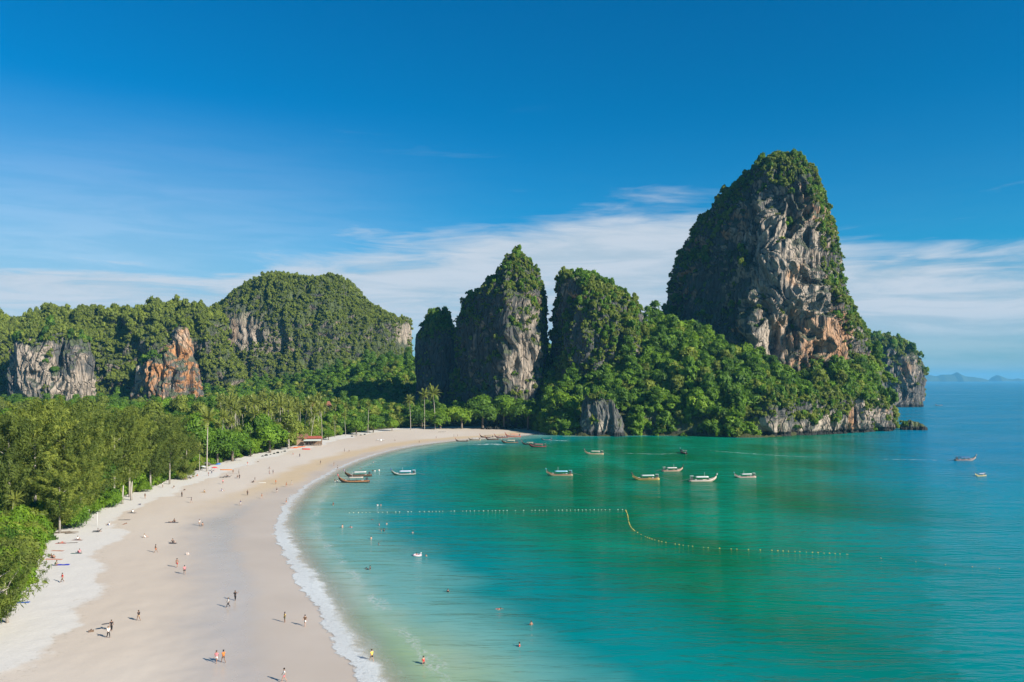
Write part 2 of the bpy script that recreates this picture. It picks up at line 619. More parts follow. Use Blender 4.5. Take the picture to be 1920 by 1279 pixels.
def rock_material(name, orange=0.3, pale=0.5, streak=0.75, light=1.0, floor=False, green=0.0):
    m, w, out = mat(name)
    P = pos(w)
    geo = nd(w.nt, 'ShaderNodeNewGeometry')
    sep = nd(w.nt, 'ShaderNodeSeparateXYZ')
    w.lk(geo.outputs['Normal'], sep.inputs[0])
    big = w.noise(w.mapping(P, (1, 1, 0.6)), 0.022, 3.0, 0.55)
    mid = w.noise(w.mapping(P, (1, 1, 0.35)), 0.075, 5.0, 0.6, 0.4)
    fine = w.noise(w.mapping(P, (1, 1, 0.5)), 0.35, 6.0, 0.65, 0.5)
    stk = w.noise(w.mapping(P, (1, 1, 0.07)), 0.16, 5.0, 0.6, 0.7)
    stk2 = w.noise(w.mapping(P, (1, 1, 0.10)), 0.45, 4.0, 0.6, 0.4)
    L = light
    grey = w.mix(fine, (0.040 * L, 0.043 * L, 0.043 * L), (0.165 * L, 0.16 * L, 0.15 * L))
    cream = w.mix(fine, (0.30 * L, 0.24 * L, 0.185 * L), (0.55 * L, 0.46 * L, 0.37 * L))
    # rain-washed rock weathers grey-black; scars and overhangs stay pale; sunlit sides painted paler too, shaded sides darker
    fresh_lit = w.math('ADD', w.math('MULTIPLY', mid, 0.75), w.math('MULTIPLY', sep.outputs[2], -0.35))
    fresh_lit = w.math('ADD', fresh_lit, w.math('MULTIPLY', w.math('SUBTRACT', stk2, 0.5), 0.5))
    fresh_lit = w.math('ADD', fresh_lit, w.math('MULTIPLY', w.attr('fresh_lit'), 0.42))
    c = w.mix(w.maprange(fresh_lit, 0.66 - 0.2 * pale, 0.86 - 0.2 * pale), grey, cream)
    org = w.mix(fine, (0.36, 0.15, 0.055), (0.52, 0.28, 0.13))
    om = w.math('MULTIPLY', w.maprange(big, 0.62 - orange * 0.2, 0.72 - orange * 0.2), w.maprange(fresh_lit, 0.45, 0.68))
    c = w.mix(w.math('MULTIPLY', om, min(1.0, orange * 1.6)), c, org)
    dk = w.math('MAXIMUM', w.maprange(stk, 0.52, 0.66), w.math('MULTIPLY', w.maprange(stk2, 0.56, 0.72), 0.7))
    c = w.mix(w.math('MULTIPLY', dk, streak), c, (0.052, 0.054, 0.055))
    # plants and moss in every foothold
    mo = w.maprange(w.math('ADD', sep.outputs[2], w.math('MULTIPLY', w.math('SUBTRACT', fine, 0.5), 1.4 + green)), 0.22 - green, 0.52 - green)
    mo = w.math('MULTIPLY', mo, w.math('MULTIPLY_ADD', w.attr('fresh_lit'), -0.85, 1.0), clamp=True)
    moss = w.mix(mid, (0.040, 0.065, 0.016), (0.11, 0.135, 0.038))
    c = w.mix(w.math('MULTIPLY', mo, 0.9), c, moss)
    foot_shade = w.maprange(w.math('ADD', nd_z(w, P), w.math('MULTIPLY', w.math('SUBTRACT', mid, 0.5), 7.0)), 4.2, 2.4)  # shade of the waterline undercut, painted on as a dark band
    c = w.mix(w.math('MULTIPLY', foot_shade, 0.92), c, (0.022, 0.024, 0.024))
    if floor:
        c = w.mix(w.maprange(sep.outputs[2], 0.45, 0.75), c, w.mix(fine, (0.028, 0.035, 0.012), (0.075, 0.075, 0.03)))
    h = w.math('ADD', w.math('MULTIPLY', fine, 0.55), w.math('ADD', w.math('MULTIPLY', stk2, 0.7), mid))
    crack = nd(w.nt, 'ShaderNodeTexVoronoi', feature='DISTANCE_TO_EDGE')
    w.lk(w.mapping(P, (1, 1, 0.28)), crack.inputs['Vector'])
    crack.inputs['Scale'].default_value = 0.22
    h = w.math('ADD', h, w.math('MULTIPLY', w.maprange(crack.outputs['Distance'], 0.0, 0.10), 0.0 if floor else 0.5))
    nrm = w.bump(h, 0.6 if floor else 1.0, 2.8)
    w.lk(pbr(w, c, 0.9, 0.15, nrm), out.inputs[0])
    return m


SAND = sand_material()
WATER = water_material()
FOAM = foam_material()
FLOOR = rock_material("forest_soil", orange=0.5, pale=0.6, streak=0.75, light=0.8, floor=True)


# ------------------------------------------------------------------ ground sheets
def screen_grid(pys, pxs):
    """a ground sheet whose cells get larger with distance"""
    d = H * F / (np.asarray(pys, float) - HY)
    yy = np.repeat(d[:, None], len(pxs), 1)
    xx = (np.asarray(pxs, float)[None] - CX) / F * yy
    n, m = xx.shape
    idx = np.arange(n * m).reshape(n, m)
    f = np.stack([idx[:-1, :-1], idx[:-1, 1:], idx[1:, 1:], idx[1:, :-1]], -1).reshape(-1, 4)
    return xx.ravel(), yy.ravel(), f


def compact(v, f, *arrs):
    used = np.zeros(len(v), bool)
    used[f.ravel()] = True
    mp = np.cumsum(used) - 1
    return v[used], mp[f], [a[used] for a in arrs]


# the sea
pys = np.concatenate([np.arange(1760, 790, -4.0), np.arange(790, 730, -2.0), HY + np.geomspace(18, 1.45, 30)])
x, y, f = screen_grid(pys, np.concatenate([np.arange(-500, 400, 30.0), np.arange(400, 1100, 6.0), np.arange(1100, 2900, 25.0)]))
s = shore_d(x, y)
SAND_EDGE = chaikin([g0(*p) for p in SHORE[:-len(COAST) + 1]], 2)
shal = np.where(s > 0, -s, polydist(SAND_EDGE, x, y))
keep = (s[f] < 16).any(1)
v, f, (shal,) = compact(np.stack([x, y, np.zeros_like(x)], 1), f, shal)[0:3] if False else (np.stack([x, y, np.zeros_like(x)], 1), f[keep], (shal,))
v, f, (shal,) = compact(v, f, shal)
obj("sea", new_mesh("sea", v, f, [WATER], True, {'shal': ('POINT', shal)}))['kind'] = 'structure'

# the beach
pys = np.concatenate([np.arange(1760, 830, -3.0), np.arange(830, 792, -1.2)])
x, y, f = screen_grid(pys, np.concatenate([np.arange(-700, 0, 14.0), np.arange(0, 1120, 5.0)]))
s = shore_d(x, y)
t = tree_d(x, y)
keep = ((s[f] > -32) & (t[f] < 14) & ((CX + F * x / y)[f] < 1036)).all(1)
z = beach_z(s) + 0.05 * fbm(np.stack([x, y, 0 * x], 1), 0.25, 2) * sstep(6, 20, s)
v, f, (s_, t_) = compact(np.stack([x, y, z], 1), f[keep], s, t)
obj("beach", new_mesh("beach", v, f, [SAND], True, {'s': ('POINT', s_), 't': ('POINT', t_)}))['kind'] = 'structure'

# wooded ground behind the beach, rising to the slope under the cliffs
ds = np.concatenate([np.geomspace(60, 500, 130), np.arange(503, 720, 2.2), np.geomspace(722, 1600, 70)])
us = np.concatenate([np.linspace(-1.05, -0.68, 20), np.arange(-0.66, 0.52, 0.0036)])
yy = np.repeat(ds[:, None], len(us), 1)
xx = us[None] * yy
n_, m_ = xx.shape
idx = np.arange(n_ * m_).reshape(n_, m_)
f = np.stack([idx[:-1, :-1], idx[:-1, 1:], idx[1:, 1:], idx[1:, :-1]], -1).reshape(-1, 4)
x, y = xx.ravel(), yy.ravel()
s = shore_d(x, y)
t = tree_d(x, y)
z = land_z(x, y, s, t)
p3 = np.stack([x, y, z], 1)
steep = sstep(8, 25, z)
z = z + fbm(p3, 0.03, 4) * 3.0 * steep * sstep(0, 12, t) + fbm(p3, 0.16, 3) * 1.2 * steep
# the sea cliff at the foot of the slope: broken blocks and an undercut at the waterline
on_coast = sstep(1020, 1040, CX + F * x / y)
z = z + on_coast * sstep(-1.5, 2.5, t) * (1 - sstep(9, 16, t)) * np.clip(fbm(p3, (0.10, 0.10, 0.05), 4) + 0.15, -0.7, 1) * np.where(CX + F * x / y < 1385, 3.0, 7.0)
z = np.where((on_coast > 0.3) & (t < 0.5), -1.0, z)
z = np.where((t > 1.5) & (on_coast > 0.3), np.maximum(z, 0.6), z)
keep = (t[f] > np.where(on_coast[f] > 0.3, -5.0, -1.5)).all(1)
v, f, _ = compact(np.stack([x, y, z], 1), f[keep])
obj("forest_ground", new_mesh("forest_ground", v, f, [FLOOR], True))['kind'] = 'structure'
LAND = (ds, us, z.reshape(n_, m_))


def land_at(x, y):
    """height of the built ground sheet"""
    x = np.asarray(x, float)
    y = np.asarray(y, float)
    i = np.clip(np.searchsorted(ds, y) - 1, 0, len(ds) - 2)
    u = x / y
    j = np.clip(np.searchsorted(us, u) - 1, 0, len(us) - 2)
    fy = np.clip((y - ds[i]) / (ds[i + 1] - ds[i]), 0, 1)
    fx = np.clip((u - us[j]) / (us[j + 1] - us[j]), 0, 1)
    Z = LAND[2]
    return (Z[i, j] * (1 - fx) + Z[i, j + 1] * fx) * (1 - fy) + (Z[i + 1, j] * (1 - fx) + Z[i + 1, j + 1] * fx) * fy


# surf along the sand
L = np.concatenate([[0], np.cumsum(np.linalg.norm(np.diff(SAND_EDGE, axis=0), axis=1))])
n_u = int(L[-1] / 1.2)
uu = np.linspace(0, L[-1], n_u)
cx_ = np.interp(uu, L, SAND_EDGE[:, 0])
cy_ = np.interp(uu, L, SAND_EDGE[:, 1])
k5 = np.ones(9) / 9
cxs = np.convolve(np.pad(cx_, 4, mode='edge'), k5, 'valid')
cys = np.convolve(np.pad(cy_, 4, mode='edge'), k5, 'valid')
tx, ty = np.gradient(cxs), np.gradient(cys)
ln = np.hypot(tx, ty)
nx, ny = -ty / ln, tx / ln
if inside(SH_POLY, np.array([cxs[40] + nx[40] * 3]), np.array([cys[40] + ny[40] * 3]))[0] == False:
    nx, ny = -nx, -ny
vv = np.linspace(-14, 5, 26)
X = cxs[:, None] + nx[:, None] * vv[None]
Y = cys[:, None] + ny[:, None] * vv[None]
sv = shore_d(X.ravel(), Y.ravel()).reshape(X.shape)
rise = np.exp(-((vv + 1.0) / 2.2) ** 2)[None] * 0.16 * np.interp(cys, [90, 150, 260, 400], [1, 1, 0.5, 0.15])[:, None]
Z = np.maximum(0.0, beach_z(sv)) + 0.03 + rise
thick = np.interp(cys, [90, 120, 150, 185, 215, 260, 300, 420], [0.55, 0.6, 0.5, 0.7, 0.35, 0.18, 0.1, 0.05])
thick = thick * (0.82 + 0.35 * np.sin(uu * 0.11) * np.sin(uu * 0.037 + 1))
idx = np.arange(X.size).reshape(X.shape)
f = np.stack([idx[:-1, :-1], idx[:-1, 1:], idx[1:, 1:], idx[1:, :-1]], -1).reshape(-1, 4)
me = new_mesh("surf_foam", np.stack([X.ravel(), Y.ravel(), Z.ravel()], 1), f, [FOAM], True,
              {'u': ('POINT', np.repeat(uu, len(vv))), 'v': ('POINT', np.tile(vv, n_u)), 'thick': ('POINT', np.repeat(thick, len(vv)))})
props(obj("surf_foam", me), "white foam of the small waves running up the sand", "surf", kind='stuff')


# ------------------------------------------------------------------ limestone hills
def support_polygon(planes, n):
    """radius of a rounded prism cut by upright planes (angle in degrees from +x, distance)"""
    th = np.linspace(0, 2 * math.pi, n, endpoint=False) - math.pi / 2
    best = np.zeros(n)
    for a, dd in planes:
        c = np.cos(th - math.radians(a))
        r = np.where(c > 0.02, dd / np.maximum(c, 0.02), 1e3)
        best += r ** -9.0
    r = best ** (-1 / 9.0)
    return th, r


KARST = {}


def blob(px, py, rx, ry, k=1.0):
    return lambda X, Y: k * np.exp(-(((X - px) / rx) ** 2 + ((Y - py) / ry) ** 2))


def blobs(base, *bs):
    return lambda X, Y: base + 0 * X + sum(b(X, Y) for b in bs)




def karst(key, d, sil, planes, ratio, material, nu=260, nz=200, amps=(6.0, 3.0, 1.0), sc=1.0, label=None, kind='structure', name='limestone_hill', caves=(), fresh_lit=None, undercut=0.0):
    """a limestone hill: plan of upright faces, profile of left and right edges by height, weathered by noise"""
    rows = []
    for r in sil:
        z = H - (r[0] - HY) * d / F
        xl, xr = (r[1] - CX) * d / F, (r[2] - CX) * d / F
        xm = (r[3] - CX) * d / F if len(r) > 3 else None
        rows.append((z, xl, xr, xm))
    rows = rows[::-1]
    if name == 'limestone_hill' and rows[0][0] > -3:
        rows.insert(0, (-4.0, *rows[0][1:]))
    zs = np.array([r[0] for r in rows])
    xl = np.array([r[1] for r in rows])
    xr = np.array([r[2] for r in rows])
    inset = 2.2 * sc if name == 'limestone_hill' else 0.6
    shr = np.minimum(inset, (xr - xl) * 0.3)
    xl, xr, zs = xl + shr, xr - shr, zs - inset * np.clip(zs / zs.max(), 0, 1)
    step = np.hypot(np.diff(zs), np.maximum(np.abs(np.diff(xl)), np.abs(np.diff(xr))))
    cum = np.concatenate([[0], np.cumsum(step)])
    q = np.linspace(0, cum[-1], nz)
    Z = np.interp(q, cum, zs)
    XL = np.interp(q, cum, xl)
    XR = np.interp(q, cum, xr)
    th, r = support_polygon(planes, nu)
    ux, uy = r * np.cos(th), r * np.sin(th)
    cx0, hw = (ux.max() + ux.min()) / 2, (ux.max() - ux.min()) / 2
    ux = (ux - cx0) / hw
    uy = uy / hw
    half = (XR - XL) / 2
    hb = half.max()
    dep = hb * ratio * (half / hb) ** 0.8
    yl, yr = uy[np.argmin(ux)], uy[np.argmax(ux)]
    XL = XL * (d + dep * yl) / d                       # the outermost edges stand behind or before the middle of the hill
    XR = XR * (d + dep * yr) / d
    if rows[0][3] is not None:
        XM = np.interp(q, cum, np.array([r_[3] for r_ in rows]))
        (a1, d1), (a2, d2) = planes[0], planes[1]
        n1 = (math.cos(math.radians(a1)), math.sin(math.radians(a1)))
        n2 = (math.cos(math.radians(a2)), math.sin(math.radians(a2)))
        corner = (d1 * n2[1] - n1[1] * d2) / (n1[0] * n2[1] - n1[1] * n2[0])
        uc = (corner - cx0) / hw
        XM = XM * (d + dep * (uy[np.argmin(np.abs(ux - uc) + (uy > 0) * 9)])) / d
        X = np.where(ux[None] < uc, XL[:, None] + (XM - XL)[:, None] * (ux[None] + 1) / (uc + 1), XM[:, None] + (XR - XM)[:, None] * (ux[None] - uc) / (1 - uc))
    else:
        X = (XL + XR)[:, None] / 2 + ((XR - XL) / 2)[:, None] * ux[None]
    Y = d + dep[:, None] * uy[None]
    P = np.stack([X, Y, np.repeat(Z[:, None], nu, 1)], -1)

    def normals(P):
        du = np.roll(P, -1, 1) - np.roll(P, 1, 1)
        dz = np.gradient(P, axis=0)
        n = np.cross(du, dz)
        return n / (np.linalg.norm(n, axis=-1, keepdims=True) + 1e-9)

    N = normals(P)
    if (N[nz // 3, :, 0] * (X[nz // 3] - X[nz // 3].mean())).sum() < 0:
        N = -N
    fl = P.reshape(-1, 3) / sc
    fl = fl + np.stack([fbm(fl, (0.03, 0.03, 0.02), 2, 0.5, 6), fbm(fl, (0.03, 0.03, 0.02), 2, 0.5, 7), 0 * fl[:, 0]], 1) * 11.0
    a0, a1, a2 = [a * sc for a in amps]
    ridged = lambda p, s_, o, sd: 1 - np.abs(fbm(p, s_, o, 0.5, sd)) * 2
    disp = fbm(fl, (0.022, 0.022, 0.016), 4, 0.5, 1) * a0 + ridged(fl, (0.075, 0.075, 0.011), 3, 2) * a1 + fbm(fl, (0.30, 0.30, 0.07), 3, 0.55, 3) * a2
    disp += ridged(fl, (0.20, 0.20, 0.035), 2, 8) * a2 * 1.3
    disp -= sstep(0.22, 0.55, fbm(fl, (0.055, 0.055, 0.035), 3, 0.5, 11)) * a1 * 1.3
    # overhanging lips: softer beds are eaten back
    bed = fbm(fl, (0.012, 0.012, 0.05), 3, 0.5, 5)
    disp += bed * a1 * 0.35
    env = np.minimum(1, (half / hb) * 2.2 + 0.15)
    disp = disp.reshape(nz, nu) * env[:, None]
    PX = CX + F * P[..., 0] / P[..., 1]
    PY = HY + F * (H - P[..., 2]) / P[..., 1]
    front = N[..., 1] < 0.1
    for (cpx, cpy, rx, ry, deep_) in caves:
        rr = ((PX - cpx) / rx) ** 2 + ((PY - cpy) / ry) ** 2
        disp -= np.where(front, np.exp(-rr * 1.2) * deep_, 0)
    disp -= undercut * np.exp(-((P[..., 2] - 1.2) / 1.7) ** 2) + 0.4 * undercut * np.exp(-((P[..., 2] - 5.0) / 2.0) ** 2)
    P2 = P + N * disp[..., None]
    N2 = normals(P2)
    if (N2[nz // 3, :, 0] * (X[nz // 3] - X[nz // 3].mean())).sum() < 0:
        N2 = -N2
    idx = np.arange(nz * nu).reshape(nz, nu)
    jn = np.roll(idx, -1, 1)
    f = np.stack([idx[:-1], jn[:-1], jn[1:], idx[1:]], -1).reshape(-1, 4)
    vv_ = P2.reshape(-1, 3)
    base = np.array([P2[nz // 2, :, 0].mean(), d, 0.0])
    top = P2[-1].mean(0)
    vv_ = np.vstack([vv_, top])
    tri = [(int(a), int(b), len(vv_) - 1) for a, b in zip(idx[-1], jn[-1])]
    fl_ = [tuple(map(int, q_)) for q_ in f] + tri
    fr = np.clip(fresh_lit(PX, PY) if fresh_lit else np.full(PX.shape, 0.3), 0, 1.2).ravel()  # pale scars, plus sunlit sides painted lighter than the shaded ones
    me = new_mesh(name, vv_ - base, fl_, [material], True, {'fresh_lit': ('POINT', np.append(fr, 0.0))})
    o = obj(name, me, loc=base)
    props(o, label, kind=kind)
    KARST[key] = dict(P=P2, N=N2, PX=CX + F * P2[..., 0] / P2[..., 1], PY=HY + F * (H - P2[..., 2]) / P2[..., 1], obj=o, d=d)
    return o


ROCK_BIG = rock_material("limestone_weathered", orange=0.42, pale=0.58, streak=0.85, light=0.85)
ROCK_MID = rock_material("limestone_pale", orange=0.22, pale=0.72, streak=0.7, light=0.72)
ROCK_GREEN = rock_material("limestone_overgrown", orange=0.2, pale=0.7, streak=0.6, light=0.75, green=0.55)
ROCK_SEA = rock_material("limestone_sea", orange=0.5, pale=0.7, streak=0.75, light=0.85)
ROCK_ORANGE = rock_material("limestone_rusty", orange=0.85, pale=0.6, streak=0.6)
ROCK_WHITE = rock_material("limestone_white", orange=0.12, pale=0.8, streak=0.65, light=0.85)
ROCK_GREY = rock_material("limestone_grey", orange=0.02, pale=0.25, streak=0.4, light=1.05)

karst('A', 680, [(294, 1458, 1474, 1465), (299, 1440, 1490, 1455), (308, 1421, 1502, 1445), (329, 1398, 1519, 1440), (350, 1380, 1526, 1440), (380, 1350, 1530, 1438),
                 (410, 1322, 1537, 1436), (455, 1291, 1546, 1430), (490, 1271, 1551, 1425), (520, 1258, 1557, 1420), (560, 1249, 1572, 1412), (590, 1244, 1590, 1408),
                 (640, 1236, 1606, 1402), (690, 1230, 1616, 1398), (735, 1225, 1622, 1395)],
      [(203, 0.55), (262, 0.80), (312, 0.92), (350, 0.97), (35, 0.9), (90, 0.9), (140, 0.95)], 0.9, ROCK_BIG, 460, 420, (8.0, 5.0, 1.6),
      fresh_lit=blobs(0.26, blob(1475, 560, 65, 100, 0.85), blob(1450, 430, 40, 80, 0.6), blob(1530, 430, 16, 70, 0.6), blob(1430, 655, 40, 30, 0.9), blob(1565, 640, 30, 40, 0.8), blob(1390, 420, 25, 60, 0.3)), label="tallest limestone tower, bare weathered face and a bushy green top",
      caves=[(1508, 527, 17, 10, 16), (1452, 632, 14, 24, 12), (1492, 610, 10, 26, 9), (1430, 560, 9, 30, 6), (1540, 655, 14, 14, 6)])
karst('B', 640, [(467, 965, 972, 966), (474, 956, 984, 960), (488, 947, 999, 952), (515, 928, 1012, 948), (540, 897, 1021, 948), (560, 871, 1025, 948), (600, 858, 1028, 948),
                 (640, 853, 1028, 947), (680, 852, 1026, 946), (720, 850, 1025, 945), (760, 845, 1032, 945)],
      [(203, 0.55), (286, 0.82), (345, 0.95), (45, 0.9), (90, 0.9), (140, 0.95)], 1.0, ROCK_MID, 340, 300, (4.0, 2.6, 1.1),
      fresh_lit=blobs(0.08, blob(978, 690, 30, 55, 1.0), blob(985, 590, 40, 70, 0.45), blob(905, 600, 12, 40, 0.2)), label="pointed limestone tower with one shaded side and one pale sunlit side", caves=[(968, 690, 9, 20, 6), (955, 650, 5, 14, 4)])
karst('C', 622, [(519, 1050, 1064, 1058), (523, 1046, 1108, 1076), (533, 1044, 1132, 1086), (553, 1042, 1160, 1096), (575, 1040, 1182, 1101), (594, 1036, 1196, 1100), (640, 1033, 1215, 1100),
                 (700, 1030, 1225, 1095), (745, 1030, 1232, 1095)],
      [(205, 0.55), (285, 0.82), (340, 0.92), (40, 0.9), (90, 0.9), (140, 0.95)], 0.9, ROCK_BIG, 260, 240, (6.0, 3.5, 1.3),
      fresh_lit=blobs(0.05, blob(1068, 540, 12, 20, 0.5), blob(1180, 600, 20, 60, 0.4)), label="squat bush-covered limestone tower between the pointed one and the tallest")
karst('D', 690, [(587, 814, 822), (598, 799, 843), (620, 784, 853), (650, 779, 860), (725, 780, 872), (760, 780, 872)],
      [(205, 0.6), (262, 0.85), (320, 0.9), (20, 0.9), (90, 0.9), (150, 0.9)], 0.9, ROCK_BIG, 160, 140, (3.0, 2.4, 0.9),
      fresh_lit=blobs(0.12, blob(800, 680, 10, 60, 0.25)), label="small shaded limestone stump with a tuft of trees on top")
karst('E', 1000, [(513, 526, 536), (518, 506, 568), (527, 480, 596), (534, 471, 668), (545, 458, 680), (560, 443, 692), (590, 412, 738), (605, 404, 763), (645, 402, 766), (690, 385, 772), (745, 360, 790)],
      [(246, 0.85), (272, 0.8), (300, 0.88), (350, 0.95), (45, 0.9), (90, 0.9), (180, 0.95)], 0.6, ROCK_GREEN, 360, 220, (6.0, 1.9, 1.2), sc=1.3,
      fresh_lit=blobs(0.15, blob(452, 625, 60, 50, 0.9), blob(758, 625, 20, 30, 1.1), blob(500, 640, 40, 25, 0.5)), label="broad dome-shaped limestone hill almost wholly overgrown with green bush")
karst('F', 850, [(588, 190, 214), (594, 130, 350), (602, 90, 385), (624, -60, 402), (640, -200, 424), (700, -260, 434), (750, -280, 442)],
      [(225, 0.9), (255, 0.8), (285, 0.8), (330, 0.95), (45, 0.9), (90, 0.6), (150, 0.9)], 0.24, ROCK_GREEN, 420, 170, (12.0, 5.0, 1.6), sc=1.2,
      fresh_lit=blobs(0.25), label="long low forested limestone ridge at the far left of the bay")
karst('G', 770, [(603, 337, 347), (615, 322, 356), (640, 318, 359), (662, 300, 363), (682, 262, 369), (700, 257, 372), (724, 254, 373), (760, 250, 375)],
      [(220, 0.75), (275, 0.8), (320, 0.9), (20, 0.9), (90, 0.9), (150, 0.9)], 0.7, ROCK_ORANGE, 200, 180, (4.0, 3.0, 1.5), fresh_lit=blobs(0.5, blob(340, 640, 25, 35, 0.4), blob(275, 690, 20, 25, 0.4)), label="rusty orange and grey rock buttress jutting from the forested ridge",
      caves=[(300, 705, 9, 14, 8), (330, 660, 6, 16, 6)])
karst('H', 770, [(606, 84, 92), (622, 70, 130), (640, 52, 160), (662, 32, 170), (690, 23, 172), (745, 20, 172), (770, 20, 174)],
      [(235, 0.8), (270, 0.8), (305, 0.9), (0, 0.9), (90, 0.9), (180, 0.9)], 0.45, ROCK_WHITE, 240, 170, (5.0, 3.0, 1.2), fresh_lit=blobs(0.35, blob(60, 690, 35, 50, 0.6), blob(150, 720, 30, 30, 0.6)), label="whitish rock wall under the left end of the forested ridge",
      caves=[(110, 655, 7, 40, 9)])
karst('R', 1120, [(634, 1640, 1652), (639, 1628, 1664), (650, 1610, 1678), (664, 1594, 1691), (690, 1585, 1707), (720, 1582, 1712), (745, 1580, 1713), (764, 1580, 1709), (768, 1580, 1709)],
      [(230, 0.85), (270, 0.8), (310, 0.9), (0, 0.95), (90, 0.9), (180, 0.9)], 0.8, ROCK_BIG, 200, 170, (7.0, 4.0, 1.6), sc=1.2, fresh_lit=blobs(0.2, blob(1690, 700, 25, 50, 0.6)), label="rounded rocky headland behind the tallest tower, dropping to the open sea")
karst('boulder', 535, [(738, 1104, 1116), (744, 1095, 1140), (758, 1089, 1158), (780, 1086, 1166), (800, 1088, 1168), (819, 1090, 1168), (824, 1090, 1168)],
      [(220, 0.85), (275, 0.8), (330, 0.9), (30, 0.9), (90, 0.9), (150, 0.9)], 0.7, ROCK_GREY, 180, 150, (3.2, 2.0, 0.9), name='rock_outcrop', kind=None,
      fresh_lit=blobs(0.45), label="grey bare rock outcrop at the water's edge below the wooded slope")
KARST['boulder']['obj']['category'] = 'rock'
karst('islet', 597, [(786, 1702, 1708), (790, 1695, 1716), (796, 1690, 1728), (802, 1687, 1738), (808, 1687, 1740), (811, 1687, 1740)],
      [(230, 0.9), (280, 0.85), (330, 0.9), (30, 0.9), (90, 0.9), (150, 0.9)], 0.6, ROCK_GREY, 110, 60, (1.4, 1.0, 0.5), name='rock_islet', kind=None,
      fresh_lit=blobs(0.1), label="small dark rock islet with green bush off the headland tip")
KARST['islet']['obj']['category'] = 'rock'


karst('cliff', 566, [(741, 1490, 1560), (745, 1430, 1625), (750, 1405, 1650), (765, 1388, 1666), (788, 1381, 1674), (800, 1381, 1675), (813, 1384, 1672), (824, 1386, 1670)],
      [(225, 0.98), (301, 0.26), (350, 0.98), (31, 1.0), (121, 0.26), (180, 0.98)], 1.0, ROCK_SEA, 520, 110, (3.4, 2.6, 1.2), name='sea_cliff', undercut=2.6,
      fresh_lit=blobs(0.25, blob(1540, 790, 40, 20, 0.8), blob(1440, 800, 30, 14, 0.6), blob(1620, 760, 40, 30, 0.6)), label="undercut tan and grey sea cliff along the foot of the wooded headland")


# far islands on the horizon
def island(d, pts, label):
    p = np.array(pts, float)
    pxs = np.linspace(p[0, 0], p[-1, 0], 140)
    top = np.interp(pxs, p[:, 0], p[:, 1])
    hz = np.maximum(0, (H - (top - HY) * d / F) * 0.85) + fbm(np.stack([pxs * 0.4, 0 * pxs, 0 * pxs], 1), 1, 3) * 6
    X = (pxs - CX) * d / F
    prof = np.linspace(-1, 1, 15)
    bell = np.cos(prof * math.pi / 2) ** 0.8
    wdt = np.maximum(60, hz * 1.4)
    V = np.stack([np.repeat(X[:, None], 15, 1), d + wdt[:, None] * prof[None], hz[:, None] * bell[None] - 2], -1)
    idx = np.arange(V[..., 0].size).reshape(140, 15)
    f = np.stack([idx[:-1, :-1], idx[1:, :-1], idx[1:, 1:], idx[:-1, 1:]], -1).reshape(-1, 4)
    m = _island_mat
    o = obj("distant_island", new_mesh("distant_island", V.reshape(-1, 3), f, [m], True))
    props(o, label, kind='structure')


_island_mat, w_, o_ = mat("island_forest")
w_.lk(pbr(w_, w_.mix(w_.noise(pos(w_), 0.02, 4.0), (0.03, 0.045, 0.02), (0.06, 0.08, 0.03)), 0.9, 0.1), o_.inputs[0])
island(16000, [(1690, 698), (1725, 699), (1745, 701), (1755, 704), (1766, 700), (1785, 700), (1794, 695), (1802, 700), (1810, 704), (1822, 705), (1840, 708), (1850, 711), (1852, 712)],
       "long low blue island on the horizon with one peak")
island(17500, [(1854, 712), (1862, 705), (1870, 701), (1878, 704), (1888, 709), (1900, 710), (1908, 708), (1914, 710), (1930, 711), (1960, 709), (2010, 706), (2060, 712)],
       "small pointed blue island on the horizon at the picture's edge")

# ------------------------------------------------------------------ foliage
def leaf_material(name, c1, c2, c3, transl=0.35, rough=0.6):
    """leaf green varying from plant to plant and from spray to spray; light comes through the leaves"""
    m, w, out = mat(name)
    oi = nd(w.nt, 'ShaderNodeObjectInfo')
    tint = w.attr('tint')
    a = w.mix(tint, c1, c2)
    c = w.mix(w.math('MULTIPLY', oi.outputs['Random'], 0.85), a, w.mix(tint, c3, c1))
    d = pbr(w, c, rough, 0.25)
    tl = nd(w.nt, 'ShaderNodeBsdfTranslucent')
    w.lk(w.mix(1.0, c, (1.25, 1.35, 0.55), 'MULTIPLY'), tl.inputs[0])
    mx = nd(w.nt, 'ShaderNodeMixShader')
    mx.inputs[0].default_value = transl
    w.lk(d, mx.inputs[1])
    w.lk(tl.outputs[0], mx.inputs[2])
    w.lk(mx.outputs[0], out.inputs[0])
    return m


def bark_material(name, c1, c2):
    m, w, out = mat(name)
    tc = nd(w.nt, 'ShaderNodeTexCoord').outputs['Object']
    n = w.noise(w.mapping(tc, (3, 3, 0.8)), 2.0, 4.0)
    w.lk(pbr(w, w.mix(n, c1, c2), 0.9, 0.1, w.bump(n, 0.5, 0.1)), out.inputs[0])
    return m


